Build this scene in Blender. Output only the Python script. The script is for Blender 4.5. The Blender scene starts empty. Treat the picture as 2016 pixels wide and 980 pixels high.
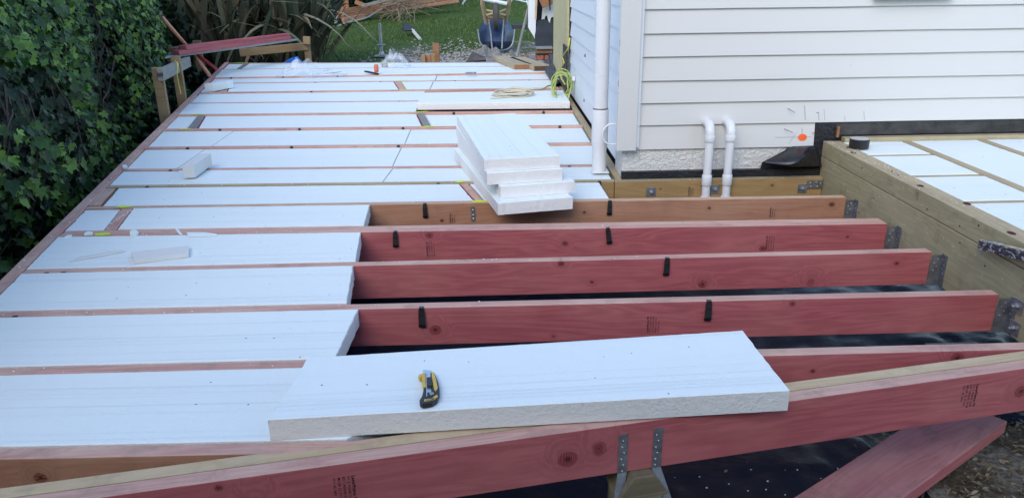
import bpy, bmesh, math, random
import numpy as np
from mathutils import Matrix, Vector, noise
random.seed(7)
S = bpy.context.scene
C = S.collection
RAD = math.radians
# ---------------------------------------------------------------- camera
cd = bpy.data.cameras.new('camera')
cam = bpy.data.objects.new('camera', cd); C.objects.link(cam)
def cam_matrix(pitch, roll, yaw, loc):
    cy, sy, cp, sp = math.cos(yaw), math.sin(yaw), math.cos(pitch), math.sin(pitch)
    f = Vector((sy*cp, cy*cp, -sp)); r0 = Vector((cy, -sy, 0)); u0 = r0.cross(f)
    c, s = math.cos(roll), math.sin(roll)
    r = c*r0 + s*u0; u = -s*r0 + c*u0
    return Matrix(((r.x, u.x, -f.x, loc[0]), (r.y, u.y, -f.y, loc[1]), (r.z, u.z, -f.z, loc[2]), (0, 0, 0, 1)))
cam.matrix_world = cam_matrix(RAD(19.985), RAD(-.7523), RAD(1.502), (0, 0, 1.08))
cd.sensor_width = 36; cd.lens = 36*1515/2016; cd.clip_start = .05; cd.clip_end = 500
cd.dof.use_dof = False
S.camera = cam
# ---------------------------------------------------------------- sky and soft sun (open shade, late afternoon)
SUN_EL, SUN_AZ = RAD(37), RAD(203)          # azimuth measured clockwise from +Y, behind the camera
w = bpy.data.worlds.new('World'); S.world = w; w.use_nodes = True
nt = w.node_tree; bg = nt.nodes['Background']
sky = nt.nodes.new('ShaderNodeTexSky'); sky.sky_type = 'NISHITA'; sky.sun_disc = False
sky.sun_elevation = SUN_EL; sky.sun_rotation = SUN_AZ; sky.air_density = 1.0; sky.dust_density = .4; sky.ozone_density = 1.4
nt.links.new(sky.outputs[0], bg.inputs[0]); bg.inputs[1].default_value = .13
sd = bpy.data.lights.new('sun', 'SUN'); sd.energy = .75; sd.angle = RAD(40); sd.color = (1, .89, .74)
sun = bpy.data.objects.new('sun', sd); C.objects.link(sun)
sun.rotation_euler = (RAD(90) - SUN_EL, 0, -SUN_AZ + math.pi)
dirv = Vector((math.sin(SUN_AZ)*math.cos(SUN_EL), math.cos(SUN_AZ)*math.cos(SUN_EL), math.sin(SUN_EL)))
sun.rotation_euler = dirv.to_track_quat('Z', 'Y').to_euler()
S.view_settings.view_transform = 'Standard'; S.view_settings.look = 'None'; S.view_settings.gamma = 1
S.view_settings.exposure = 1.42
S.render.engine = 'CYCLES'
S.render.resolution_x = 1024; S.render.resolution_y = 497

# ================================================================ helpers
WM = {}
def put(o, parent=None, M=None):
    M = M if M is not None else Matrix.Identity(4)
    if o.name not in C.objects: C.objects.link(o)
    WM[o] = M.copy()
    if parent is not None:
        o.parent = parent; o.matrix_basis = WM[parent].inverted() @ M
    else:
        o.matrix_basis = M
    return o
def tag(o, label=None, cat=None, group=None, kind=None):
    if label: o['label'] = label
    if cat: o['category'] = cat
    if group: o['group'] = group
    if kind: o['kind'] = kind
    return o
def thing(name, loc, label, cat, group=None, rz=0):
    o = bpy.data.objects.new(name, None); o.empty_display_size = .1
    put(o, None, Matrix.Translation(loc) @ Matrix.Rotation(rz, 4, 'Z'))
    return tag(o, label, cat, group)
def T(x, y, z, rz=0, ry=0, rx=0):
    return Matrix.Translation((x, y, z)) @ Matrix.Rotation(rz, 4, 'Z') @ Matrix.Rotation(ry, 4, 'Y') @ Matrix.Rotation(rx, 4, 'X')
class MB:
    def __init__(s): s.v = []; s.f = []; s.m = []
    def poly(s, vs, fs, mi=0):
        b = len(s.v); s.v += [tuple(v) for v in vs]
        for f in fs: s.f.append(tuple(b+i for i in f)); s.m.append(mi)
        return s
    def box(s, x0, x1, y0, y1, z0, z1, M=None, mi=0):
        vs = [Vector(p) for p in ((x0,y0,z0),(x1,y0,z0),(x1,y1,z0),(x0,y1,z0),(x0,y0,z1),(x1,y0,z1),(x1,y1,z1),(x0,y1,z1))]
        if M is not None: vs = [M @ v for v in vs]
        return s.poly(vs, [(0,3,2,1),(4,5,6,7),(0,1,5,4),(1,2,6,5),(2,3,7,6),(3,0,4,7)], mi)
    def prism(s, pts, z0, z1, M=None, mi=0):
        n = len(pts); vs = [Vector((p[0], p[1], z0)) for p in pts] + [Vector((p[0], p[1], z1)) for p in pts]
        if M is not None: vs = [M @ v for v in vs]
        return s.poly(vs, [tuple(range(n-1, -1, -1)), tuple(range(n, 2*n))] + [(i, (i+1) % n, n+(i+1) % n, n+i) for i in range(n)], mi)
    def tube(s, path, r, n=8, cap=True, mi=0):
        path = [Vector(p) for p in path]; k = len(path); vs = []
        rr = r if isinstance(r, (list, tuple)) else [r]*k
        up = None
        for i, p in enumerate(path):
            t = (path[min(i+1, k-1)] - path[max(i-1, 0)]).normalized()
            if up is None: up = Vector((0, 0, 1)) if abs(t.z) < .9 else Vector((1, 0, 0))
            a = t.cross(up)
            if a.length < 1e-5: a = t.orthogonal()
            a.normalize(); b = a.cross(t).normalized(); up = b
            for j in range(n):
                th = 2*math.pi*j/n; vs.append(p + rr[i]*(math.cos(th)*a + math.sin(th)*b))
        fs = [(i*n+j, i*n+(j+1) % n, (i+1)*n+(j+1) % n, (i+1)*n+j) for i in range(k-1) for j in range(n)]
        if cap: fs += [tuple(range(n-1, -1, -1)), tuple(range((k-1)*n, k*n))]
        return s.poly(vs, fs, mi)
    def lathe(s, prof, n=20, M=None, mi=0):
        vs = []; k = len(prof)
        for r, z in prof:
            for j in range(n):
                th = 2*math.pi*j/n; v = Vector((r*math.cos(th), r*math.sin(th), z)); vs.append(M @ v if M is not None else v)
        fs = [(i*n+j, i*n+(j+1) % n, (i+1)*n+(j+1) % n, (i+1)*n+j) for i in range(k-1) for j in range(n)]
        fs += [tuple(range(n-1, -1, -1)), tuple(range((k-1)*n, k*n))]
        return s.poly(vs, fs, mi)
    def mesh(s, name, mats, smooth=False, bevel=0, segs=1):
        me = bpy.data.meshes.new(name); me.from_pydata(s.v, [], s.f)
        for m in (mats if isinstance(mats, (list, tuple)) else [mats]): me.materials.append(m)
        me.polygons.foreach_set('material_index', s.m)
        bm = bmesh.new(); bm.from_mesh(me); bmesh.ops.recalc_face_normals(bm, faces=bm.faces)
        if bevel: bmesh.ops.bevel(bm, geom=[e for e in bm.edges if e.calc_face_angle(0) > .6], offset=bevel, segments=segs, profile=.6, affect='EDGES', clamp_overlap=True)
        bm.to_mesh(me); bm.free()
        if smooth:
            me.polygons.foreach_set('use_smooth', [True]*len(me.polygons))
            try: me.set_sharp_from_angle(angle=RAD(35))
            except Exception: pass
        return me
    def build(s, name, mats, parent=None, M=None, smooth=False, bevel=0, segs=1):
        """vertices are in the local frame M (world if M is None, then shifted to the parent's origin)"""
        if M is None:
            M = WM[parent].copy() if parent is not None else Matrix.Identity(4)
            Mi = M.inverted(); s.v = [tuple(Mi @ Vector(v)) for v in s.v]
        me = s.mesh(name, mats, smooth, bevel, segs)
        return put(bpy.data.objects.new(name, me), parent, M)
def inst(name, me, parent, M): return put(bpy.data.objects.new(name, me), parent, M)
def raw(name, co, fs, mat, parent=None, M=None, smooth=False):
    me = bpy.data.meshes.new(name); me.from_pydata(co, [], fs); me.materials.append(mat)
    if smooth: me.polygons.foreach_set('use_smooth', [True]*len(me.polygons))
    return put(bpy.data.objects.new(name, me), parent, M if M is not None else (WM[parent] if parent else None))

# ================================================================ materials
class NT:
    def __init__(s, name):
        s.mat = bpy.data.materials.new(name); s.mat.use_nodes = True; s.t = s.mat.node_tree
        s.b = s.t.nodes['Principled BSDF']
        s.tc = s.t.nodes.new('ShaderNodeTexCoord'); s.oi = s.t.nodes.new('ShaderNodeObjectInfo')
    def L(s, a, b): s.t.links.new(a, b)
    def node(s, ty, **k):
        n = s.t.nodes.new(ty)
        for a, v in k.items():
            if a.startswith('i_'):
                key = a[2:]; key = int(key) if key.isdigit() else key.replace('_', ' ')
                if isinstance(v, bpy.types.NodeSocket): s.L(v, n.inputs[key])
                else: n.inputs[key].default_value = v
            else: setattr(n, a, v)
        return n
    def math(s, op, a, b=0., c=0., clamp=False):
        n = s.node('ShaderNodeMath', operation=op, use_clamp=clamp)
        for i, v in enumerate((a, b, c)):
            if isinstance(v, bpy.types.NodeSocket): s.L(v, n.inputs[i])
            else: n.inputs[i].default_value = v
        return n.outputs[0]
    def coords(s, scale=(1, 1, 1), rnd=True, src='Object'):
        o = s.tc.outputs[src]
        if rnd:
            o = s.node('ShaderNodeVectorMath', operation='ADD', i_0=o, i_1=s.node('ShaderNodeVectorMath', operation='SCALE', i_0=(13., 7., 5.), i_Scale=s.oi.outputs['Random']).outputs[0]).outputs[0]
        return s.node('ShaderNodeVectorMath', operation='MULTIPLY', i_0=o, i_1=scale).outputs[0]
    def noise(s, vec, scale, detail=3, rough=.5, dist=0):
        return s.node('ShaderNodeTexNoise', i_Vector=vec, i_Scale=scale, i_Detail=detail, i_Roughness=rough, i_Distortion=dist).outputs['Fac']
    def ramp(s, fac, stops, interp='LINEAR'):
        n = s.node('ShaderNodeValToRGB'); s.L(fac, n.inputs[0]); r = n.color_ramp; r.interpolation = interp
        while len(r.elements) < len(stops): r.elements.new(.5)
        for e, (p, c) in zip(r.elements, stops):
            e.position = p; e.color = (*c, 1) if len(c) == 3 else c
        return n.outputs[0]
    def mix(s, fac, a, b, mode='MIX'):
        n = s.node('ShaderNodeMix', data_type='RGBA', blend_type=mode)
        for i, v in ((0, fac), (6, a), (7, b)):
            if isinstance(v, bpy.types.NodeSocket): s.L(v, n.inputs[i])
            else: n.inputs[i].default_value = v if i == 0 else ((*v, 1) if len(v) == 3 else v)
        return n.outputs[2]
    def mr(s, v, a, b, c=0., d=1.):
        return s.node('ShaderNodeMapRange', i_0=v, i_1=a, i_2=b, i_3=c, i_4=d).outputs[0]
    def bump(s, h, strength, dist, prev=None):
        n = s.node('ShaderNodeBump', i_Height=h, i_Strength=strength, i_Distance=dist)
        if prev is not None: s.L(prev, n.inputs['Normal'])
        return n.outputs[0]
    def out(s, col=None, rough=.6, normal=None, metal=0, spec=.5, **k):
        for key, v in (('Base Color', col), ('Roughness', rough), ('Normal', normal), ('Metallic', metal), ('Specular IOR Level', spec)):
            if v is None: continue
            if isinstance(v, bpy.types.NodeSocket): s.L(v, s.b.inputs[key])
            else: s.b.inputs[key].default_value = (*v, 1) if isinstance(v, tuple) and len(v) == 3 else v
        for key, v in k.items(): s.b.inputs[key.replace('_', ' ')].default_value = v
        return s.mat

def mat_plain(name, col, rough=.6, var=.12, scale=8, bump=.15, metal=0, spec=.5, dist=.003):
    n = NT(name); c = n.coords((1, 1, 1)); f = n.noise(c, scale, 5, .6)
    col2 = n.mix(n.mr(f, .3, .7), tuple(x*(1-var) for x in col), tuple(min(1, x*(1+var)) for x in col))
    f2 = n.noise(c, scale*9, 3)
    return n.out(col2, n.mr(f, .3, .7, max(0, rough-.08), min(1, rough+.08)), n.bump(f2, bump, dist), metal, spec)

def mat_timber(name, base, dark, light, knot=(.09, .03, .025), knots=.8, blotch=.35, dirt=(.2, .16, .12), dirt_amt=.3, grain=1.):
    n = NT(name); c = n.coords()
    vor = n.node('ShaderNodeTexVoronoi', feature='F1', i_Vector=n.node('ShaderNodeVectorMath', operation='MULTIPLY', i_0=c, i_1=(1., .12, 1.)).outputs[0], i_Scale=3.6, i_Randomness=1.)
    d = n.math('ADD', vor.outputs['Distance'], n.mr(n.noise(c, 25, 2), 0, 1, -.035, .035))
    rnd = n.node('ShaderNodeSeparateColor', i_0=vor.outputs['Color']).outputs[0]
    on = n.math('GREATER_THAN', rnd, knots-.02)
    near = n.math('MULTIPLY', n.mr(d, .30, .05), on)                 # halo round a knot
    km = n.math('MULTIPLY', n.mr(d, .090, .068), on)
    kc = n.math('MULTIPLY', n.mr(d, .05, .03), on)
    warp = n.node('ShaderNodeCombineXYZ', i_1=n.math('MULTIPLY', near, .06), i_2=n.math('MULTIPLY', near, .09)).outputs[0]
    cw = n.node('ShaderNodeVectorMath', operation='ADD', i_0=c, i_1=warp).outputs[0]
    for i_ in range(1, 5):      # knots placed by hand on some timbers: x, z and radius in the board's own frame
        at = n.node('ShaderNodeAttribute', attribute_type='OBJECT', attribute_name='knot%d' % i_).outputs['Vector']
        ks = n.node('ShaderNodeSeparateXYZ', i_0=at); os_ = n.node('ShaderNodeSeparateXYZ', i_0=n.tc.outputs['Object'])
        wob = n.mr(n.noise(c, 30, 2), 0, 1, -.25, .25)
        dx_ = n.math('SUBTRACT', os_.outputs[0], ks.outputs[0]); dz_ = n.math('SUBTRACT', os_.outputs[2], ks.outputs[1])
        dd = n.math('DIVIDE', n.math('SQRT', n.math('ADD', n.math('MULTIPLY', dx_, dx_), n.math('MULTIPLY', n.math('MULTIPLY', dz_, dz_), 1.5))), n.math('MAXIMUM', ks.outputs[2], .0001))
        dd = n.math('ADD', dd, wob)
        has = n.math('GREATER_THAN', ks.outputs[2], .001)
        near = n.math('MAXIMUM', near, n.math('MULTIPLY', has, n.mr(dd, 3.2, .8)))
        km = n.math('MAXIMUM', km, n.math('MULTIPLY', has, n.mr(dd, 1.12, .92)))
        kc = n.math('MAXIMUM', kc, n.math('MULTIPLY', has, n.mr(dd, .5, .15)))
    warp = n.node('ShaderNodeCombineXYZ', i_1=n.math('MULTIPLY', near, .06), i_2=n.math('MULTIPLY', near, .09)).outputs[0]
    cw = n.node('ShaderNodeVectorMath', operation='ADD', i_0=c, i_1=warp).outputs[0]
    low = n.noise(n.node('ShaderNodeVectorMath', operation='MULTIPLY', i_0=cw, i_1=(.5, 5, 5)).outputs[0], 1.7, 3, .5, .6)
    rings = n.math('SINE', n.math('MULTIPLY', low, 75.))
    fine = n.noise(n.node('ShaderNodeVectorMath', operation='MULTIPLY', i_0=cw, i_1=(3, 60, 60)).outputs[0], 3, 5, .65)
    g = n.math('ADD', n.math('MULTIPLY', n.mr(rings, -1, 1), .32*grain), n.math('MULTIPLY', fine, .75))
    col = n.mix(n.mr(g, .2, 1.05), dark, base)
    b = n.noise(n.node('ShaderNodeVectorMath', operation='MULTIPLY', i_0=c, i_1=(1, 2.5, 2.5)).outputs[0], 2.2, 4, .6)
    col = n.mix(n.mr(b, .42, .75, 0, blotch), col, light)
    dm = n.math('MULTIPLY', n.mr(n.noise(c, 9, 6, .7), .52, .75), dirt_amt)
    col = n.mix(dm, col, dirt)
    col = n.mix(n.math('MULTIPLY', near, .35), col, tuple(x*.6 for x in base))
    kr = n.mr(n.math('SINE', n.math('MULTIPLY', d, 260)), -1, 1, .5, 1)
    col = n.mix(n.math('MULTIPLY', km, kr), col, knot)
    col = n.mix(kc, col, tuple(x*.45 for x in knot))
    h = n.math('ADD', n.math('MULTIPLY', fine, 1.), n.math('MULTIPLY', g, .3))
    return n.out(col, n.mr(fine, .3, .8, .62, .85), n.bump(h, .35, .0016), spec=.25)

PINK = mat_timber('pink_pine', (.50, .145, .155), (.31, .075, .085), (.60, .27, .23), (.19, .035, .038), .82, .3, (.2, .1, .09), .22)
PINKTOP = mat_timber('pink_pine_pale', (.66, .42, .345), (.47, .25, .21), (.70, .53, .40), (.16, .07, .05), .85, .6, (.26, .19, .15), .6)  # paler, tanner pink pine for top faces and all sides of far joists
TAN = mat_timber('orange_pine', (.46, .25, .16), (.32, .15, .09), (.52, .33, .21), (.13, .035, .02), .82, .4, (.2, .11, .07), .35)
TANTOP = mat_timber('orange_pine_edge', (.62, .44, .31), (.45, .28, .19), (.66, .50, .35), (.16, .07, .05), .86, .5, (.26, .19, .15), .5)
GREEN = mat_timber('treated_pine', (.46, .40, .24), (.32, .27, .16), (.50, .43, .28), (.10, .07, .04), .86, .4, (.13, .115, .08), .55)
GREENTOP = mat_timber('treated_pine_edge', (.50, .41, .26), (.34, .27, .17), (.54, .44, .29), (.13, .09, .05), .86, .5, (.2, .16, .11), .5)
GOLD = mat_timber('golden_treated_pine', (.40, .27, .12), (.29, .18, .075), (.44, .31, .16), (.14, .07, .03), .8, .4, (.2, .14, .08), .35)
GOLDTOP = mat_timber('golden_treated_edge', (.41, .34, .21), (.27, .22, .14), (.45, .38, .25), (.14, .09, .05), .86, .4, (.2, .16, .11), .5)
POSTW = mat_timber('weathered_post', (.34, .25, .14), (.22, .15, .08), (.38, .29, .18), (.1, .06, .03), .86, .4, (.15, .12, .08), .5)
PALE = mat_timber('pale_pine', (.62, .49, .31), (.47, .34, .20), (.66, .53, .36), (.16, .09, .05), .84, .5, (.28, .22, .16), .6)
OLDWOOD = mat_timber('old_brown_wood', (.36, .18, .085), (.22, .10, .05), (.42, .24, .13), (.1, .05, .03), .8, .5, (.14, .09, .06), .5)
GREYWOOD = mat_timber('grey_weathered_wood', (.27, .28, .26), (.18, .185, .175), (.34, .34, .30), (.08, .07, .06), .86, .5, (.15, .14, .12), .5)

def mat_eps(name, cut=False, col=(.79, .86, .855), knifed=False):
    n = NT(name); c = n.coords()
    bead = n.node('ShaderNodeTexVoronoi', feature='SMOOTH_F1', i_Vector=c, i_Scale=260 if not cut else 230, i_Smoothness=.4).outputs['Distance']
    lump = n.noise(c, 55, 4, .6)
    lines = n.noise(n.coords((.04, 26, .04)), 3, 5, .75)
    groove = n.mr(lines, .57, .64)
    spk = n.node('ShaderNodeTexVoronoi', feature='F1', voronoi_dimensions='2D', i_Vector=c, i_Scale=8., i_Randomness=1.)
    sr = n.node('ShaderNodeSeparateColor', i_0=spk.outputs['Color'])
    sm = n.math('MULTIPLY', n.math('LESS_THAN', spk.outputs['Distance'], n.math('MULTIPLY', sr.outputs[1], .028)), n.math('GREATER_THAN', sr.outputs[0], .55))
    smear = n.mr(n.noise(c, 3, 5, .65), .5, .8, 0, .10)
    cc = n.mix(smear, col, (.70, .69, .66))
    if not cut: cc = n.mix(n.math('MULTIPLY', groove, .26), cc, (.6, .64, .68))
    cc = n.mix(n.math('MULTIPLY', sm, .8), cc, (.08, .08, .09))
    h = n.math('ADD', n.math('MULTIPLY', bead, .6 if cut else .35), n.math('MULTIPLY', lump, 2.4 if cut else .7))
    if knifed:
        kl = n.noise(n.coords((38, .02, 2.2)), 3, 2, .6); km = n.mr(kl, .66, .70)
        cc = n.mix(n.math('MULTIPLY', km, .45), cc, (.35, .35, .36)); h = n.math('SUBTRACT', h, n.math('MULTIPLY', km, 1.5))
    nb = n.bump(h, .5 if cut else .9, .0028 if cut else .002)
    if not cut: nb = n.bump(n.math('SUBTRACT', 1., groove), .4, .0025, nb)
    return n.out(cc, .62, nb, spec=.3, **{'Subsurface_Weight': 0.0})
EPS = mat_eps('polystyrene'); EPSCUT = mat_eps('polystyrene_cut_edge', True, (.80, .79, .78)); EPSKNIFE = mat_eps('polystyrene_knife_cut', True, (.80, .79, .78), True); EPSOLD = mat_eps('polystyrene_yellowed', True, (.70, .71, .69))

def mat_paint(name, col, grime=.12):
    n = NT(name); c = n.coords((1, 1, 1), False); f = n.noise(c, 1.3, 6, .6); g = n.noise(n.coords((4, 4, 60), False), 2, 4, .6)
    cc = n.mix(n.mr(f, .35, .75, 0, grime), col, (.55, .54, .49))
    sp = n.node('ShaderNodeTexVoronoi', i_Vector=c, i_Scale=6.)
    r = n.node('ShaderNodeSeparateColor', i_0=sp.outputs['Color'])
    m = n.math('MULTIPLY', n.math('LESS_THAN', n.math('ADD', sp.outputs['Distance'], n.mr(n.noise(c, 90, 2), 0, 1, -.02, .02)), .025), n.math('GREATER_THAN', r.outputs[0], .8))
    cc = n.mix(n.math('MULTIPLY', m, .6), cc, (.25, .24, .22))
    return n.out(cc, .42, n.bump(g, .12, .0012), spec=.45)
PAINT = mat_paint('white_paint', (.62, .62, .60)); PAINT2 = mat_paint('white_paint_side', (.77, .80, .82), .06)
def mat_stucco():
    n = NT('roughcast'); c = n.coords((1, 1, 1), False)
    f = n.noise(c, 60, 4, .6, .8); f2 = n.noise(c, 120, 3)
    cc = n.mix(n.mr(n.noise(c, 5, 4), .35, .7, 0, .3), (.72, .72, .69), (.5, .48, .43))
    return n.out(cc, .8, n.bump(n.math('ADD', f, n.math('MULTIPLY', f2, .2)), 1., .012), spec=.2)
STUCCO = mat_stucco()
PVC = mat_plain('white_pvc', (.72, .73, .74), .3, .04, 5, .03)
BLACKPL = mat_plain('black_plastic', (.012, .012, .014), .42, .3, 20, .1)
BLACKPAPER = mat_plain('black_building_paper', (.014, .015, .020), .5, .5, 7, .6, dist=.01)
GALV = mat_plain('galvanised_steel', (.33, .35, .38), .42, .3, 30, .12, metal=.75)
GALVDK = mat_plain('dull_galvanised_steel', (.22, .23, .25), .5, .3, 30, .15, metal=.6)
STEEL = mat_plain('bright_steel', (.6, .62, .64), .3, .1, 30, .05, metal=.9)
LIME = mat_plain('lime_spray_paint', (.62, .80, .02), .6, .15, 60, .2)
ORANGE = mat_plain('orange_spray_paint', (.95, .13, .02), .6, .1, 60, .2)
INK = mat_plain('dark_red_ink', (.06, .012, .02), .8, .2, 80, .05)
PENCIL = mat_plain('pencil', (.06, .06, .065), .8, .1, 80, 0)
NAIL = mat_plain('nail_steel', (.12, .12, .12), .5, .3, 80, .1, metal=.5)
YELLOWP = mat_plain('yellow_plastic', (.62, .42, .06), .4, .15, 60, .1)
CHARC = mat_plain('charcoal_rubber', (.025, .026, .030), .55, .3, 60, .1)
CREAM = mat_plain('cream_rope', (.62, .56, .44), .7, .12, 60, .3)
CABLE = mat_plain('yellow_green_cable', (.38, .46, .13), .45, .3, 9, .05)
STRINGM = mat_plain('yellow_string', (.72, .68, .10), .6, .2, 40, .1)
BLUEPL = mat_plain('blue_barrow_paint', (.022, .045, .11), .45, .45, 7, .1)
BLUETARP = mat_plain('blue_tarp', (.02, .16, .55), .4, .2, 12, .3)
RUBBER = mat_plain('dusty_rubber', (.07, .065, .06), .8, .3, 20, .2)
CONCR = mat_plain('grey_rubble', (.36, .35, .32), .9, .3, 14, .8, dist=.02)
BRICK = mat_plain('brick', (.30, .11, .07), .9, .3, 20, .5)
PLASTERB = mat_plain('cream_plasterboard', (.72, .70, .64), .8, .1, 6, .3)
GREYBIN = mat_plain('grey_bin', (.24, .27, .31), .5, .12, 8, .1)
CLOTH = mat_plain('dark_grey_cloth', (.075, .085, .09), .9, .35, 25, .6, dist=.01)
COPPER = mat_plain('pale_orange_handle', (.55, .26, .15), .5, .15, 30, .1)
REDP = mat_plain('red_handle', (.35, .03, .03), .45, .15, 30, .1)
WHITEM = mat_plain('white_metal', (.68, .72, .74), .4, .08, 20, .05)
def mat_tile(): return mat_plain('dark_slate', (.07, .07, .075), .6, .3, 20, .4)
SLATE = mat_tile()
def mat_film():
    n = NT('clear_plastic_film'); c = n.coords()
    f = n.noise(c, 5, 3, .6, 1.)
    n.out((.9, .93, .96), .08, n.bump(f, .8, .02), spec=.8)
    n.L(n.mr(f, .42, .72, .08, .5), n.b.inputs['Alpha'])
    return n.mat
FILM = mat_film()
def mat_poly():
    n = NT('polythene_sheet'); c = n.coords((1, 1, 1), False)
    f = n.noise(c, 2.6, 5, .55, 1.2); w = n.noise(n.coords((1, 3, 1), False), 5, 6, .6, 2.)
    dust = n.mr(n.noise(c, 6, 6, .75), .55, .8, 0, .35)
    cc = n.mix(dust, (.008, .011, .022), (.06, .065, .075))
    return n.out(cc, n.mr(dust, 0, .35, .42, .75), n.bump(n.math('ADD', f, n.math('MULTIPLY', w, .15)), .3, .04), spec=.12)
POLY = mat_poly()
def mat_leaf(name, a, b, c3, rough=.42):
    n = NT(name); g = n.node('ShaderNodeNewGeometry')
    r = g.outputs['Random Per Island']; o = n.oi.outputs['Random']
    v = n.math('FRACT', n.math('ADD', r, n.math('MULTIPLY', o, 3.7)))
    cc = n.ramp(v, [(0, a), (.55, b), (.9, c3), (1, tuple(min(1, x*1.25) for x in c3))])
    f = n.noise(n.tc.outputs['Object'], 40, 3)
    cc = n.mix(n.mr(f, .3, .7, 0, .35), cc, tuple(x*.6 for x in a))
    n.out(cc, n.mr(f, .3, .7, rough+.02, rough+.2), n.bump(f, .3, .003), spec=.3)
    return n.mat
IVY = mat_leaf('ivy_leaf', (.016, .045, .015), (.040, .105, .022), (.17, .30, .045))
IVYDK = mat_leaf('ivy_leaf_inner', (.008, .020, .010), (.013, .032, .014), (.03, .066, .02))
FLAX = mat_leaf('flax_blade', (.10, .12, .075), (.15, .17, .11), (.26, .25, .16), .5)
HEDGE = mat_leaf('hedge_leaf', (.02, .045, .02), (.035, .08, .03), (.07, .13, .05), .5)
GRASSM = mat_leaf('grass_blade', (.04, .085, .018), (.075, .135, .028), (.15, .18, .05), .6)
DRYLEAF = mat_leaf('dry_leaf', (.10, .08, .05), (.20, .16, .10), (.32, .27, .18), .7)
STEMM = mat_plain('ivy_stem', (.07, .05, .035), .85, .3, 30, .4)
def mat_ground():
    n = NT('lawn_and_soil'); c = n.coords((1, 1, 1), False)
    sep = n.node('ShaderNodeSeparateXYZ', i_0=c)
    y = sep.outputs[1]; x = sep.outputs[0]
    f = n.noise(c, 1.1, 6, .65); f2 = n.noise(c, 18, 6, .7); f3 = n.noise(c, 5, 4)
    grass = n.mix(n.mr(f2, .3, .7), (.028, .065, .014), (.075, .13, .030))
    grass = n.mix(n.mr(f3, .5, .8, 0, .5), grass, (.14, .17, .06))
    soil = n.mix(n.mr(f2, .3, .7), (.060, .044, .030), (.20, .165, .12))
    grav = n.mix(n.mr(n.noise(c, 60, 3), .35, .65), (.16, .145, .12), (.42, .40, .35))
    soil = n.mix(n.mr(f3, .45, .62), soil, grav)
    edge = n.math('ADD', y, n.mr(f, .3, .7, -1.1, 1.1))
    m = n.mr(edge, 14.6, 15.6)
    left = n.mr(n.math('ADD', x, n.mr(f, .3, .7, -.5, .5)), -1.3, -2.2)
    m2 = n.math('MULTIPLY', left, n.mr(edge, 11.0, 12.0))
    m = n.math('MAXIMUM', m, m2)
    cc = n.mix(m, soil, grass)
    return n.out(cc, .9, n.bump(n.math('ADD', f2, f), .8, .05), spec=.15)
GROUND = mat_ground()

# ================================================================ ground
def gz(y): return float(np.interp(y, [-50, 9, 12, 16, 22, 40, 200], [-.5, -.5, -.44, -.32, -.06, .3, .3]))
def sheet(name, xs, ys, fz, mat, smooth=True):
    vs = [(x, y, fz(x, y)) for y in ys for x in xs]; n = len(xs)
    fs = [(j*n+i, j*n+i+1, (j+1)*n+i+1, (j+1)*n+i) for j in range(len(ys)-1) for i in range(n-1)]
    return raw(name, vs, fs, mat, smooth=smooth)
xs = sorted(set([-150, -60, -30, -15] + [round(-8+.25*i, 3) for i in range(65)] + [12, 20, 40, 80, 150]))
ys = sorted(set([-60, -20, -8, -3] + [round(-1+.25*i, 3) for i in range(125)] + [34, 40, 60, 100, 200]))
tag(sheet('ground', xs, ys, lambda x, y: gz(y) - (0 if y > 9 else .01) + (.03*noise.noise((x*.8, y*.8, 0)) if abs(x) < 10 and y > 9.5 else .02*noise.noise((x*2, y*2, 3)) if abs(x) < 10 else 0), GROUND), kind='structure', label='green lawn with bare soil and rubble beyond the deck')
def polyz(x, y):
    return -.475 + .022*noise.noise((x*3, y*3, 1)) + .022*abs(noise.noise((x*5.3+y*2, y*2.1, 5))) + .012*noise.noise((x*14, y*14, 9))
xs = [-1.62+.03*i for i in range(133)]
vs = []; nx = len(xs)
ysp = [-.3+.03*i for i in range(143)]
for y in ysp:
    for x in xs:
        right = 2.3 if y > 2.35 else 1.30 + .06*math.sin(y*4)
        xx = min(x, right)
        vs.append((xx, y, polyz(xx, y) - .02*(x > right-.06)))
pl = raw('polythene_sheet', vs, [(j*nx+i, j*nx+i+1, (j+1)*nx+i+1, (j+1)*nx+i) for j in range(len(ysp)-1) for i in range(nx-1)], POLY, smooth=True)
tag(pl, 'crumpled dark blue black polythene sheet spread on the ground under the joists', 'plastic sheet')

# ================================================================ deck frame
deck = thing('deck_frame', (0, 2.4, -.5), 'low deck frame of pink treated pine joists with perimeter beam and hangers', 'deck frame')
def timber(name, p0, p1, width, z1, depth, mats, parent, bev=.0025, side=1):
    """board whose front top edge runs p0->p1 (plan); width goes to the left of that direction"""
    a = Vector(p0[:2]); b = Vector(p1[:2]); L = (b-a).length; ang = math.atan2((b-a).y, (b-a).x)
    m = MB().box(0, L, 0, width*side, -depth, 0) if side > 0 else MB().box(0, L, -width, 0, -depth, 0)
    M = Matrix.Translation((a.x, a.y, z1)) @ Matrix.Rotation(ang, 4, 'Z')
    o = m.build(name, list(mats), parent, M, bevel=bev, segs=2)
    if len(mats) > 1:
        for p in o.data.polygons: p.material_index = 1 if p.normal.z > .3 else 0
    return o
def skew(name, pts, z0, z1, mats, parent, bev=.0025, ax=-1):
    """block with a four-cornered plan"""
    a = Vector(pts[0]); b = Vector(pts[ax]); ang = math.atan2((b-a).y, (b-a).x)
    M = Matrix.Translation((a.x, a.y, z1)) @ Matrix.Rotation(ang, 4, 'Z'); Mi = M.inverted()
    loc = [Mi @ Vector((p[0], p[1], z1)) for p in pts]
    o = MB().prism([(q.x, q.y) for q in loc], z0-z1, 0).build(name, list(mats), parent, M, bevel=bev, segs=2)
    if len(mats) > 1:
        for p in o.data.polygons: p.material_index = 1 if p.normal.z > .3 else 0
    return o
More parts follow.
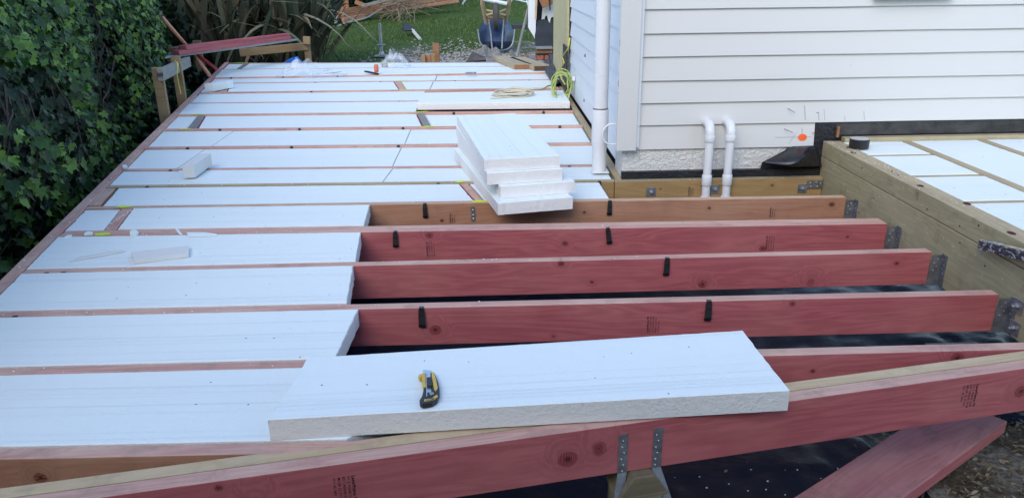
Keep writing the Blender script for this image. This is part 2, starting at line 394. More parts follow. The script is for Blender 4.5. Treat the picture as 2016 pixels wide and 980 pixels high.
def edgeX(y): return -1.859 - .204*(y-2.741)
def inX(y): return edgeX(y) + .05
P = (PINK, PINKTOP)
# front-top edges of the joists: (name, left point, right point, width, materials)
J = {
 'm2': ((-1.30, 1.587), (-.47, 1.578), .045, (TAN, PINKTOP)),
 'm1': ((-1.65, 2.000), (1.66, 2.000), .045, P),
 'A': ((-1.74, 2.406), (1.748, 2.398), .045, P),
 'B': ((-1.82, 2.808), (1.748, 2.826), .045, P),
 'C': ((-1.91, 3.250), (1.748, 3.186), .045, P),
 'D': ((-1.99, 3.676), (1.748, 3.604), .045, (TAN, TANTOP)),
 'E': ((-2.07, 4.080), (.66, 3.996), .045, (GOLD, GREENTOP)),
 'F': ((-2.129, 4.451), (0.589, 4.343), .045, P),
 'G': ((-2.278, 5.062), (0.594, 4.951), .045, P),
 'H': ((-2.407, 5.688), (0.668, 5.552), .045, P),
 'I': ((-2.528, 6.308), (0.666, 6.172), .045, P),
 'J': ((-2.637, 6.896), (0.624, 6.739), .045, P),
 'K': ((-2.744, 7.531), (0.677, 7.434), .045, P),
 'L': ((-2.839, 8.189), (0.626, 8.034), .045, P),
 'M': ((-2.972, 8.643), (0.672, 8.631), .045, P),
 'N': ((-3.131, 9.389), (0.461, 9.226), .045, P),
 'O': ((-3.322, 10.070), (0.643, 9.621), .045, (GREYWOOD, PINKTOP)),
}
order = list(J)
def jY(k, x):
    a, b = J[k][0], J[k][1]; return a[1] + (b[1]-a[1])*(x-a[0])/(b[0]-a[0])
joist = {}; JZ = {k: 0. for k in J}
for k in order:
    a, b, wd, mats = J[k]
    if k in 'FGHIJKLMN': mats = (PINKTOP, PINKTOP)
    if k == 'm2':
        joist[k] = skew('joist', [(-1.28, 1.587), (-.50, 1.578), (-.27, 1.621), (-1.28, 1.632)], -.14, 0, mats, deck, ax=1); continue
    xl = inX(a[1]) + .001 if k != 'm2' else -1.28
    if k not in ('m2', 'm1') : a2 = (inX(jY(k, a[0])), jY(k, inX(a[1])))
    else: a2 = a
    b2 = b
    if k in 'FGHIJKLMNO': b2 = (.672, jY(k, .672))
    if k == 'O': a2 = (edgeX(a[1]), jY(k, edgeX(a[1]))); b2 = (.2, jY(k, .2))
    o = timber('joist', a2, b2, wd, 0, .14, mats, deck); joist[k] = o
    if k == 'C':
        joist['C2'] = timber('joist', (a2[0], a2[1]+.0475), (b2[0], b2[1]+.0475), .043, -.0015, .14, mats, deck)
tag(joist['D'], 'orange brown joist'); tag(joist['E'], 'greenish treated joist in line with the house wall'); tag(joist['m2'], 'short brown front joist')
# boundary beam on the hedge side, in three lengths with a doubled piece
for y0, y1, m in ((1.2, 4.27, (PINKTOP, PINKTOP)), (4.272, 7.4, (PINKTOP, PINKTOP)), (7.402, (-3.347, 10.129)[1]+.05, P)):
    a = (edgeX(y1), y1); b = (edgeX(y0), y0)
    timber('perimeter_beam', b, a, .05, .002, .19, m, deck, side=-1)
y0, y1 = 3.73, 4.075
skew('packer_board', [(inX(y0)+.002, y0), (inX(y0)+.062, y0), (inX(y1)+.062, y1-.012), (inX(y1)+.002, y1-.012)][::-1], -.14, .001, (TAN, PINKTOP), deck)
# ledgers on the house
led = timber('ledger_board', (.675, 4.04), (.675, 9.35), .045, 0, .14, (GREEN, GREENTOP), deck, side=-1)
led2 = timber('ledger_board', (.662, 3.984), (1.790, 3.984), .045, 0.001, .14, (GOLD, GOLDTOP), deck)
# nogs between joists, cut on the skew of the boundary
def nog(kf, kb, fl, fr, bl, br, mats=P):
    yf = lambda x: jY(kf, x) + (.047 if kf != 'C' else .093); yb = lambda x: jY(kb, x) - .002
    skew('nog', [(fl, yf(fl)), (fr, yf(fr)), (br, yb(br)), (bl, yb(bl))], -.14, -.002, mats, deck)
    return fl, fr, bl, br
NG = {}
NG['C1'] = nog('C', 'D', -1.747, -1.694, -1.816, -1.763)
NG['D1'] = nog('D', 'E', -0.082, -0.044, -0.171, -0.128)
NG['H1'] = nog('H', 'I', -2.245, -2.175, -2.363, -2.308, (PINK, GREYWOOD))
NG['H2'] = nog('H', 'I', -0.492, -0.435, -0.589, -0.535, (PINK, GREYWOOD))
NG['K1'] = nog('K', 'L', -2.612, -2.536, -2.742, -2.682, (PINK, PINKTOP))
NG['K2'] = nog('K', 'L', -0.865, -0.806, -0.984, -0.915, (PINK, PINKTOP))
NG['N1'] = nog('N', 'O', -3.012, -2.961, -3.092, -3.032, (GREYWOOD, GREYWOOD))
NG['N2'] = nog('N', 'O', -1.258, -1.203, -1.331, -1.273, (GREYWOOD, GREYWOOD))
# angled doubled beam across the front
bd = Vector((1.558+1.114, 1.982-1.468)).normalized()
b0 = Vector((-1.114, 1.468)); f0 = Vector((-.885, 1.429))
nrm = Vector((-bd.y, bd.x))
fp0 = f0 - bd*1.2; fp1 = f0 + bd*3.1
front = timber('front_beam', fp0, fp1, .045, 0, .1435, (PINK, PINKTOP), deck)
timber('front_beam', fp0+nrm*.049, fp1+nrm*.049, .042, -.001, .14, (GREEN, PALE), deck)
tag(front, 'deep pink front beam running at an angle')

def knots_on(o, pts):
    Mi = WM[o].inverted()
    for i, (p, r) in enumerate(pts):
        q = Mi @ Vector(p); o['knot%d' % (i+1)] = (q.x, q.z, r)
knots_on(joist['A'], [((-0.205, 2.400, -0.084), .021), ((0.203, 2.400, -0.119), .006), ((1.028, 2.400, -0.017), .012), ((-0.648, 2.400, -0.053), .02)])
knots_on(joist['B'], [((0.267, 2.820, -0.012), .014), ((0.389, 2.820, -0.093), .009), ((0.834, 2.820, -0.113), .019), ((1.613, 2.820, -0.045), .010)])
knots_on(joist['C'], [((-0.280, 3.220, -0.021), .018), ((0.320, 3.220, -0.068), .014), ((1.205, 3.190, -0.107), .016), ((1.577, 3.190, -0.058), .008)])
knots_on(joist['D'], [((1.681, 3.610, -0.035), .016), ((0.455, 3.630, -0.056), .008), ((-0.250, 3.630, -0.088), .010), ((1.074, 3.630, -0.044), .009)])
knots_on(joist['m1'], [((1.374, 2.000, -0.023), .02), ((0.943, 2.000, -0.055), .008)])
knots_on(joist['m2'], [((-1.099, 1.585, -0.054), .016), ((-0.793, 1.580, -0.040), .010)])
knots_on(led2, [((1.516, 3.984, -0.037), .010), ((0.909, 3.984, -0.044), .006)])
def onf(px, py, q): return (q[0], q[1], q[2])
for o_ in (front,):
    n0 = Vector((-bd.y, bd.x)); 
    kn_ = []
    for (cx_, cy_, cz_), r_ in (((0.176, 1.633, -0.079), .026), ((1.504, 1.888, -0.075), .022), ((-0.635, 1.477, -0.018), .010)): kn_.append(((cx_, cy_, cz_), r_))
    knots_on(o_, kn_)
# ---------------------------------------------------------------- fittings
def clip_mesh():
    m = MB()
    prof = [(-.0085, 0), (-.011, -.012), (-.0115, -.058), (-.013, -.066), (-.010, -.070), (.010, -.070), (.0125, -.066), (.011, -.058), (.0105, -.012), (.008, 0)]
    n = len(prof)
    def yy(z): return -.003 - .010*max(0, min(1, (-z)/.05)) + (.004 if z < -.064 else 0)
    fr = [(x, yy(z), z) for x, z in prof]; bk = [(x, yy(z)+.005, z) for x, z in prof]
    m.poly(fr+bk, [tuple(range(n)), tuple(range(2*n-1, n-1, -1))] + [(i, n+i, n+(i+1) % n, (i+1) % n) for i in range(n)])
    m.box(-.008, .008, -.006, .010, -.0005, .0022)
    m.box(-.008, .008, -.008, -.0002, -.030, -.022)
    return m.mesh('insulation_clip', BLACKPL)
CLIP = clip_mesh()
CLIPHEAD = MB().lathe([(.0028, -.0005), (.0028, .001), (.0012, .0018)], 8, Matrix.Rotation(RAD(90), 4, 'X')).mesh('clip_nail', STEEL)
def clip(k, x, tilt=0, z=0.):
    o = joist[k]; y = jY(k, x)
    M = Matrix.Translation((x, y-.0003, z)) @ Matrix.Rotation(tilt, 4, 'Y')
    c = inst('insulation_clip', CLIP, o, M)
def xat(k, px_x): return px_x
for k, x, t in (('D', -0.330, .0), ('D', 0.581, .04), ('B', 0.687, .06), ('A', -0.248, -.0), ('A', 0.738, .05),
                ('C', -0.428, .03), ('C', 0.508, -.12)): clip(k, x, t)
for k, pts in {'E': (-1.858, -0.287), 'F': (-1.873, 0.454), 'G': (-1.995, -1.308, -0.606),
               'H': (-1.984, -1.397, -0.638, 0.506), 'I': (-0.292, 0.431), 'J': (-0.792,),
               'K': (-1.707,), 'L': (-1.802, -1.127, -0.355, 0.413), 'M': (-2.822, -2.258, -1.663),
               'N': (-2.316,), 'B': (-1.661, -1.724), 'A': (-1.615,)}.items():
    for x in pts: clip(k, x, 0)
clip('E', .58, 0)

HEAD = MB().lathe([(.0028, -.0005), (.0035, .0014), (.0015, .0025)], 8, Matrix.Rotation(RAD(90), 4, 'X')).mesh('nail_head', STEEL)
def hanger_mesh():
    m = MB(); t = .0022
    # cheek on the joist face (front), tapering towards its bottom, flange on the bearer, seat below
    pts = [(-.042, -.014), (-.0025, -.014), (-.0025, -.142), (-.054, -.142), (-.044, -.118)]
    R90 = Matrix.Rotation(RAD(90), 4, 'X')
    m.prism(pts, .0005, .0005+t, R90)
    m.prism([(-.0025, -.008), (-.0003, -.008), (-.0003, -.140), (-.0025, -.140)], 0, .038, R90)
    m.box(-.060, -.003, -.0005, .047, -.1445, -.1425)
    return m.mesh('joist_hanger', GALVDK)
HANG = hanger_mesh()
for k in ('A', 'B', 'C', 'D'):
    X = 1.7485; y = jY(k, 1.748)
    h = inst('joist_hanger', HANG, joist[k], T(X+.045, y, 0))
    joist[k].data = joist[k].data
    for i in range(4):
        inst('nail_head', HEAD, joist[k], Matrix.Translation((X+.0425, y-.016-.01*(i % 2), -.03-.018*i)) @ Matrix.Rotation(RAD(-90), 4, 'Z'))
        inst('nail_head', HEAD, joist[k], T(X+.045-.018-.012*(i % 2), y-.0028, -.03-.016*i))
def plate(parent, x, y, z, s, M0=None, mat=GALV):
    M = (M0 or Matrix.Identity(4))
    m = MB().box(-s/2, s/2, -.0035, 0, -s/2, s/2)
    o = m.build('washer_plate', mat, parent, Matrix.Translation((x, y, z)) @ M, bevel=.001)
    b = MB().lathe([(.011, .0036), (.011, .011), (.0085, .012), (.0062, .0122), (.0062, .021), (.004, .023)], 6, Matrix.Rotation(RAD(90), 4, 'X'))
    b.build('bolt', GALV, parent, Matrix.Translation((x, y, z)) @ M, bevel=.0004)
for p in ((0.859, 3.980, -0.059), (1.206, 3.980, -0.052), (1.683, 3.980, -0.057)): plate(led2, p[0], 3.9835, p[2], .05)
# corner bracket joining ledger and bearer
br = MB().box(1.705, 1.787, 3.976, 3.9795, -.055, -.012).build('corner_bracket', GALVDK, led2)
for q in ((1.72, -.025), (1.725, -.045), (1.75, -.022), (1.76, -.046), (1.775, -.03)):
    inst('nail_head', HEAD, led2, T(q[0], 3.975, q[1]))
# strap on the orange joist
sp = (-0.094, 3.640, -0.071)
M = T(sp[0], jY('D', sp[0])-.0005, 0)
MB().box(-.011, .011, -.0016, 0, -.095, -.018).build('nail_strap', GALV, joist['D'], M)
for z in (-.035, -.06, -.08): inst('nail_head', HEAD, joist['D'], T(sp[0], jY('D', sp[0])-.0022, z))
# straps over the front beam onto the pile
angf = math.atan2(bd.y, bd.x)
def onfront(px): # point on the front face of the angled beam for plan x
    t = (px - f0.x)/bd.x; return f0 + bd*t
pile = thing('timber_pile', (.365, 1.64, -.55), 'short round timber pile with cut top under the angled front beam', 'post')
pc = onfront(.37) + nrm*.02
m = MB(); n = 16; vs = []
for i in range(n):
    th = 2*math.pi*i/n; vs.append((math.cos(th)*.075, math.sin(th)*.075))
m.prism(vs, -.6, -.205)
m.prism([(-.068, -.052), (.068, -.052), (.075, 0), (.068, .052), (-.068, .052), (-.075, 0)], -.206, -.2)
m.poly([(-.07, -.05, -.206), (.07, -.05, -.206), (.07, .05, -.206), (-.07, .05, -.206), (-.028, -.05, -.1455), (.028, -.05, -.1455), (.028, .05, -.1455), (-.028, .05, -.1455)],
       [(0, 1, 5, 4), (1, 2, 6, 5), (2, 3, 7, 6), (3, 0, 4, 7), (4, 5, 6, 7), (0, 3, 2, 1)])
m.build('post_body', mat_timber('dirty_pile', (.22, .19, .12), (.13, .11, .07), (.27, .23, .15), (.06, .05, .03), .9, .5, (.08, .07, .05), .7), pile, Matrix.Translation((pc.x, pc.y, 0)) @ Matrix.Rotation(angf, 4, 'Z'), bevel=.004, segs=2)
for dx, zt in ((-.048, -.028), (.044, -.024)):
    q = onfront(.368+dx); M = Matrix.Translation((q.x, q.y, 0)) @ Matrix.Rotation(angf, 4, 'Z')
    MB().box(-.0125, .0125, -.0018, -.0002, -.1435, zt).build('strap_plate', GALVDK, front, M)
    tx = .022 if dx < 0 else -.022
    MB().poly([(-.0125, -.001, -.1432), (.0125, -.001, -.1432), (.0125-tx*1.0, -.034, -.225), (-.0125-tx*1.0, -.034, -.225)], [(0, 1, 2, 3)]).poly(
        [(-.0125-tx, -.034, -.225), (.0125-tx, -.034, -.225), (.0125-tx, -.034, -.40), (-.0125-tx, -.034, -.40)], [(0, 1, 2, 3)]).build('strap_tail', GALVDK, front, M)
    for i in range(6):
        u = q + bd*random.uniform(-.006, .006); inst('nail_head', HEAD, front, Matrix.Translation((u.x, u.y-.002, zt-.02-.018*i)) @ Matrix.Rotation(angf, 4, 'Z'))

# small nails, scratches and sprayed marks
def spray(k, x, w_=.05, dy=.0):
    o = joist[k]; y = jY(k, x); pts = []
    for i in range(14):
        th = 2*math.pi*i/14; r = random.uniform(.75, 1.1)
        pts.append((x + w_*.5*r*math.cos(th), y+.0225+dy + .019*r*math.sin(th)))
    MB().prism(pts, .0022, .0030).build('spray_mark', LIME, o)
for k, x, w_ in (('D', -1.813, .08), ('C', -1.723, .085), ('E', -0.169, .05), ('D', -0.062, .08), ('I', -2.380, .10), ('H', -2.245, .10),
              ('I', -0.563, .14), ('H', -0.455, .12), ('L', -2.720, .12), ('L', -0.905, .12), ('K', -0.821, .1), ('O', -3.142, .2), ('N', -3.021, .14), ('O', -1.293, .2)):
    spray(k, x, w_)

# ---------------------------------------------------------------- stamped lettering
def stamp_mesh(lines, size, down):
    vs = []; fs = []
    for i, (tx, b) in enumerate(lines):
        cu = bpy.data.curves.new('stamp', 'FONT'); cu.body = tx; cu.size = size*b; cu.offset = .0004 if i == 0 else .0001; cu.resolution_u = 1
        ob = bpy.data.objects.new('stamp_tmp', cu); C.objects.link(ob)
        dg = bpy.context.evaluated_depsgraph_get(); me = bpy.data.meshes.new_from_object(ob.evaluated_get(dg))
        bpy.data.objects.remove(ob); bpy.data.curves.remove(cu)
        b0_ = len(vs); cc = [(v.co.x, v.co.y - i*size*.95) for v in me.vertices]
        if not cc: continue
        for x, y in cc:
            # rotate a quarter turn; the face plane is XZ
            vs.append((-y, 0, x) if not down else (y, 0, -x))
        fs += [tuple(b0_+q for q in p.vertices) for p in me.polygons]
        bpy.data.meshes.remove(me)
    me = bpy.data.meshes.new('grade_stamp'); me.from_pydata(vs, [], fs); me.materials.append(INK); return me
TXT = [('Laserframe 90', 1.1), ('H1.2 90X45 SG8', .9), ('KD 140X45 0918', .9), ('MSG8 12 07 H1', .9), ('0211 45 1820', .8)]
ST_UP = stamp_mesh(TXT, .0115, False); ST_DN = stamp_mesh(TXT, .0115, True)
ST_S = stamp_mesh([('Laserframe', 1.), ('FRAME 90', .9), ('SG8 H1.2', .9)], .0115, False)
def stamp(o, x, y, z, me, ang=0, sc=1.):
    inst('grade_stamp', me, o, Matrix.Translation((x, y, z)) @ Matrix.Rotation(ang, 4, 'Z') @ Matrix.Scale(sc, 4))
for k, p, me, sc in (('A', (0.533, 2.400, -0.114), ST_UP, .85), ('C', (-0.289, 3.220, -0.119), ST_UP, .95), ('C', (1.222, 3.190, -0.117), ST_UP, .95), ('D', (-0.205, 3.640, -0.103), ST_S, 1.), ('D', (1.383, 3.610, -0.097), ST_S, 1.)):
    stamp(joist[k], p[0], jY(k, p[0])-.0006, p[2], me, 0, sc)
p = (1.068, 3.980, -0.086); stamp(led2, p[0], 3.9833, p[2], ST_S, 0, 1.)
for px_x, zz in ((-.345, -.035), ((1.348, 1.796, 0.000)[0]-.0, -.028)):
    q = onfront(px_x); stamp(front, q.x, q.y-.0008, zz, ST_DN, angf, 1.)

# ================================================================ raised deck on the right
rd = thing('raised_deck_frame', (1.84, 3.1, -.5), 'raised frame of greenish treated pine bearers and joists against the house', 'deck frame')
G2 = (GREEN, GREENTOP)
bear_t = timber('bearer', (1.7945, 4.05), (1.7945, 1.9), .045, .187, .082, G2, rd)
for dz in (0,):
    bear_b = timber('bearer', (1.7935, 4.05), (1.7935, 2.06), .045, .1010, .242, G2, rd)
timber('bearer', (1.8405, 4.05), (1.8405, 1.9), .045, .186, .25, G2, rd)
timber('joist', (2.21, 4.02), (2.21, 1.9), .045, .186, .14, G2, rd)
timber('joist', (2.62, 4.02), (2.62, 1.9), .045, .186, .14, G2, rd)
timber('joist', (3.03, 4.02), (3.03, 1.9), .045, .186, .14, G2, rd)
timber('wall_plate', (1.90, 4.022), (4.4, 4.022), .05, .205, .16, G2, rd)
for x0, x1, ys_ in ((1.888, 2.208, (3.69, 3.285, 2.875, 2.47)), ):
    for y in ys_: timber('nog', (x0, y), (x1, y), .035, .182, .14, G2, rd)
def facing(X, y, z):   # frame on the bearer face looking towards -X
    return Matrix.Translation((X, y, z)) @ Matrix.Rotation(RAD(-90), 4, 'Z')
p = (1.793, 3.071, 0.106); stamp(bear_t, 1.7938, p[1]+.0, .175, ST_DN, RAD(-90), .45)
p = (1.793, 3.144, -0.068); stamp(bear_b, 1.7928, p[1], p[2]+.05, ST_DN, RAD(-90), .5)
for p in ((1.793, 2.355, -0.025), (1.793, 2.348, -0.104)):
    M = Matrix.Rotation(RAD(-90), 4, 'Z')
    plate(bear_b, 1.7925, p[1], p[2], .05, M, GALV)
HOLE = MB().lathe([(.004, -.0002), (.004, .0006)], 8, Matrix.Rotation(RAD(90), 4, 'X')).mesh('nail_hole', INK)
for px in ((1.793, 3.304, 0.208), (1.793, 3.248, 0.204), (1.793, 3.580, 0.154), (1.793, 2.646, 0.169), (1.793, 2.755, 0.131), (1.793, 2.986, 0.127), (1.793, 2.732, 0.071), (1.793, 2.565, 0.041), (1.793, 3.427, 0.047), (1.793, 3.546, -0.060), (1.793, 3.777, 0.173)):
    up = px[2] > .105
    inst('nail_hole', HOLE, bear_t if up else bear_b, facing(1.794 if up else 1.793, px[1], px[2]))
for p in ((1.827, 3.760, 0.187), (1.832, 3.129, 0.187), (1.875, 2.861, 0.187), (1.820, 2.503, 0.187)):
    MB().lathe([(.012, .0), (.012, .0016), (.008, .0017), (.007, .0003)], 10, Matrix.Translation((p[0], p[1], .187)) @ Matrix.Scale(1.6, 4, Vector((0, 1, 0)))).build('bolt_recess', INK, bear_t)
# pile top at the lower end of the bearer
pp = thing('concrete_pile', (1.74, 2.42, -.55), 'squat pile with flat steel top plate below the bearer end', 'pile')
MB().lathe([(.10, -.55), (.10, -.262), (.092, -.255)], 24, Matrix.Translation((1.72, 2.44, 0))).build('pile_body', CONCR, pp, smooth=True)
MB().box(1.60, 1.80, 2.34, 2.53, -.253, -.2495).build('steel_plate', GALVDK, pp, bevel=.002)
MB().box(1.69, 1.79, 2.36, 2.42, -.2485, -.243).build('packer', GALV, pp, bevel=.001)

# diagonal timber lying under the front beam
dg0 = (0.851, 1.824, -0.370); dg1 = (1.331, 2.151, -0.370)
dv = Vector((dg1[0]-dg0[0], dg1[1]-dg0[1])).normalized()
a = Vector(dg0[:2]) - dv*.5; dn = Vector((dv.y, -dv.x))
M = Matrix.Translation((a.x, a.y, -.37)) @ Matrix.Rotation(math.atan2(dv.y, dv.x), 4, 'Z')
o = MB().box(0, 1.42, -.19, 0, -.045, 0).build('spare_joist', [PINK, mat_timber('pink_dull_flat', (.44, .20, .20), (.30, .11, .12), (.50, .30, .26), (.14, .04, .04), .84, .5, (.18, .12, .10), .9)], None, M, bevel=.004, segs=2)
for p in o.data.polygons: p.material_index = 1 if p.normal.z > .3 else 0  # the upper face takes the duller pink
tag(o, 'loose pink timber lying flat at an angle under the front beam', 'timber plank')
o = MB().box(-.03, .13, 3.2, 3.32, -.47, -.43).build('timber_block', PALE, None, T(0, 0, 0), bevel=.003); tag(o, 'pale offcut of timber on the black sheet, glimpsed between the pink joists', 'timber block')
o = MB().box(.95, 1.1, 1.72, 1.82, -.5, -.416).build('packing_block', GREYWOOD, None, bevel=.004)
tag(o, 'grey block propping the loose pink timber off the ground', 'timber block')

# ================================================================ insulation panels
TH = .06
def panel(pts, z, label, zr=None, th=TH, mats=None, group='white polystyrene insulation panels', ragged=.0022, rough_left=False):
    """four plan corners FL, FR, BR, BL of the top face; z at left and zr at right"""
    zr = z if zr is None else zr
    fl, fr_, brr, bl = [Vector(p) for p in pts]
    ang = math.atan2((fr_-fl).y, (fr_-fl).x); Lx = (fr_-fl).length
    ty = math.atan2(zr-z, Lx)
    M = Matrix.Translation((fl.x, fl.y, z)) @ Matrix.Rotation(ang, 4, 'Z') @ Matrix.Rotation(-ty, 4, 'Y')
    R2 = Matrix.Rotation(-ang, 2)
    loc = [R2 @ (p-fl) for p in (fl, fr_, brr, bl)]
    out = []
    for i in range(4):
        a, b = loc[i], loc[(i+1) % 4]; L = (b-a).length; n = max(2, int(L/.02)); nn = Vector(((b-a).y, -(b-a).x)).normalized()
        long = i in (0, 2)
        for j in range(n):
            t = j/n; amp = ragged*(.45 if long else 1.)
            off = 0 if j == 0 else random.uniform(-amp*.6, amp*.2)
            if not long and random.random() < .05: off -= ragged*.9
            out.append(a + (b-a)*t + nn*off)
    n = len(out); cen = sum(out, Vector((0, 0)))/n
    ins = []
    for i, p in enumerate(out):
        t = (out[(i+1) % n]-out[i-1]).normalized(); nn = Vector((t.y, -t.x)); ins.append(p - nn*.0022)
    vs = [(p.x, p.y, random.uniform(-.0006, 0)) for p in ins] + [(p.x, p.y, -.0025) for p in out] + [(p.x, p.y, -th) for p in out]
    m = MB(); m.v = vs
    m.f = [tuple(range(n))] + [(i, n+i, n+(i+1) % n, (i+1) % n) for i in range(n)] + [(n+i, 2*n+i, 2*n+(i+1) % n, n+(i+1) % n) for i in range(n)] + [tuple(range(3*n-1, 2*n-1, -1))]
    m.m = [0]*(1+n) + [1]*n + [1]
    o = m.build('insulation_panel', mats or [EPS, EPSCUT], None, M)
    return tag(o, label, 'insulation panel', group)
GAP = .003
def bay(kf, kb, xl, xr, z, label, zr=None, **k):
    """xl/xr: None = boundary/ledger, number, or (front x, back x)"""
    if kf in 'EFGHIJKLMN': z -= .007
    wf = .0475 if kf != 'C' else .0925
    yf = lambda x: jY(kf, x)+wf+GAP; yb = lambda x: jY(kb, x)-GAP-.001
    if xl is None:
        a = inX((jY(kf, -2)+jY(kb, -2))/2); ya, yb_ = yf(a), yb(a); L_ = (inX(ya)+.006, inX(yb_)+.006)
    else: L_ = xl if isinstance(xl, tuple) else (xl, xl)
    if xr is None: R_ = (.668, .668)
    else: R_ = xr if isinstance(xr, tuple) else (xr, xr)
    return panel([(L_[0], yf(L_[0])), (R_[0], yf(R_[0])), (R_[1], yb(R_[1])), (L_[1], yb(L_[1]))], z, label, zr, **k)
g = .0035
bay('m2', 'm1', -1.60, (-.37, .08), .004, 'insulation panel nearest the camera, in the front bay beside the brown front joist', ragged=.003)
bay('m1', 'A', None, (-.475, -.462), .003, 'insulation panel in the second bay, its cut end just behind the loose panel', ragged=.003)
bay('A', 'B', None, (-.51, -.545), .004, 'insulation panel in the third bay from the front, ending at the open cavity', ragged=.003)
bay('B', 'C', None, (-.545, -.58), .002, 'insulation panel with shavings and a thin offcut lying on it', ragged=.003)
bay('C', 'D', None, (NG['C1'][0]-.006, NG['C1'][2]-.006), -.004, 'small square insulation panel left of the pink nog with lime paint', ragged=.004)
bay('C', 'D', (NG['C1'][1]+.006, NG['C1'][3]+.006), (-.58, -.60), .002, 'insulation panel right of the near lime marked nog, ending at the open cavity', ragged=.003)
bay('D', 'E', (inX(3.7)+.07, inX(4.07)+.07), (NG['D1'][0]-.008, NG['D1'][2]-.004), -.003, 'long insulation panel left of the stack, in the bay with the doubled boundary timber', ragged=.004)
bay('D', 'E', (NG['D1'][1]+.012, NG['D1'][3]+.012), (0.586, 0.578), -.004, 'insulation panel with rounded right end half under the stack of four', ragged=.002)
bay('E', 'F', None, (-1.779-.0, -1.827), .002, 'left end insulation panel in the bay with the standing foam block')
bay('E', 'F', (-1.779+g, -1.827+g), (-0.596, -0.575), .006, 'insulation panel under the standing foam block, middle of its bay')
bay('E', 'F', (-0.596+g, -0.575+g), (.655, .655), .004, 'insulation panel running from behind the stack to the white downpipe')
bay('F', 'G', None, (-1.869-g, -1.886), -.003, 'left end insulation panel directly behind the bay with the standing foam block')
bay('F', 'G', (-1.869+g, -1.886+g), (-0.588, -0.588), -.004, 'middle insulation panel behind the standing foam block')
bay('F', 'G', (-0.588+g, -0.588+g), None, -.006, 'insulation panel behind the stack of four, reaching the house ledger beside the downpipe socket')
bay('G', 'H', None, (-1.873, -1.886), -.004, 'left end insulation panel one bay in front of the second lime marked nog')
bay('G', 'H', (-1.873+g, -1.886+g), (-0.578, -0.583), -.006, 'middle insulation panel one bay in front of the second lime marked nog')
bay('G', 'H', (-0.578+g, -0.583+g), None, -.008, 'insulation panel one bay in front of the foot of the coiled cable, right end')
bay('H', 'I', None, (NG['H1'][0]-.008, NG['H1'][2]-.008), -.004, 'small insulation panel in the corner left of the second lime marked nog')
bay('H', 'I', (NG['H1'][1]+.008, NG['H1'][3]+.008), (NG['H2'][0]-.008, NG['H2'][2]-.008), -.004, 'long insulation panel between the two grey topped nogs')
bay('H', 'I', (NG['H2'][1]+.008, NG['H2'][3]+.008), None, -.012, 'insulation panel in front of the raised sheet with the coiled hose')
bay('I', 'J', None, (-0.603, -0.616), .006, 'insulation panel left of the raised sheet, in the nearer of its two bays')
bay('J', 'K', None, -.62, -.004, 'insulation panel left of the raised sheet, in the farther of its two bays')
bay('K', 'L', (inX(7.7)+.0, inX(8.0)+.0), (NG['K1'][0]-.008, NG['K1'][2]-.008), -.004, 'small insulation panel under the little foam block near the hedge')
bay('K', 'L', (NG['K1'][1]+.008, NG['K1'][3]+.008), (NG['K2'][0]-.008, NG['K2'][2]-.008), .004, 'long insulation panel right of the little foam block')
bay('K', 'L', (NG['K2'][1]+.008, NG['K2'][3]+.008), (-0.580, -0.579), .004, 'short insulation panel just right of the third centre nog')
bay('K', 'L', (-0.580+.006, -0.579+.006), None, .004, 'insulation panel just behind the raised sheet with the coiled hose')
bay('L', 'M', None, (-0.576, -0.575), -.006, 'long insulation panel three bays from the far edge of the deck')
bay('L', 'M', (-0.576+.006, -0.575+.006), None, -.010, 'insulation panel three bays from the far edge, at the house end')
bay('M', 'N', None, None, .008, 'long insulation panel under the red and black tool, two bays from the far edge')
bay('N', 'O', None, (NG['N1'][0]-.008, NG['N1'][2]-.008), -.004, 'tiny insulation panel in the far left corner of the deck')
bay('N', 'O', (NG['N1'][1]+.008, NG['N1'][3]+.008), (NG['N2'][0]-.01, NG['N2'][2]-.01), .004, 'long insulation panel along the far edge of the deck, left half')
bay('N', 'O', (NG['N2'][1]+.01, NG['N2'][3]+.01), .45, .004, 'insulation panel along the far edge of the deck, running under the timber planks')
# raised sheet lying on top
a, b, c_, d_ = (-0.595, 6.348), (0.675, 6.291), (0.672, 6.927), (-0.515, 6.941)
panel([a, (.655, b[1]), (.655, c_[1]), (a[0], c_[1])], .055, 'large raised insulation sheet lying on the joists, carrying a coil of cream hose', th=.053)
# right hand deck
for i, (x0, x1, ya, yb_, lab) in enumerate((
    (1.889, 2.207, 3.73, 4.018, 'insulation panel on the raised deck beside the black tape roll, nearest the wall'),
    (1.889, 2.207, 3.323, 3.688, 'insulation panel on the raised deck, second from the wall beside the bearer'),
    (1.889, 2.207, 2.913, 3.282, 'insulation panel on the raised deck, third from the wall beside the bearer'),
    (1.889, 2.207, 2.508, 2.872, 'insulation panel on the raised deck, fourth from the wall, cut by the picture edge'),
    (2.259, 2.617, 2.75, 4.018, 'long insulation panel on the raised deck between the two inner joists'),
    (2.669, 3.026, 2.75, 4.018, 'insulation panel on the raised deck at the top right corner'))):
    panel([(x0, ya), (x1, ya), (x1, yb_), (x0, yb_)], .184, lab)
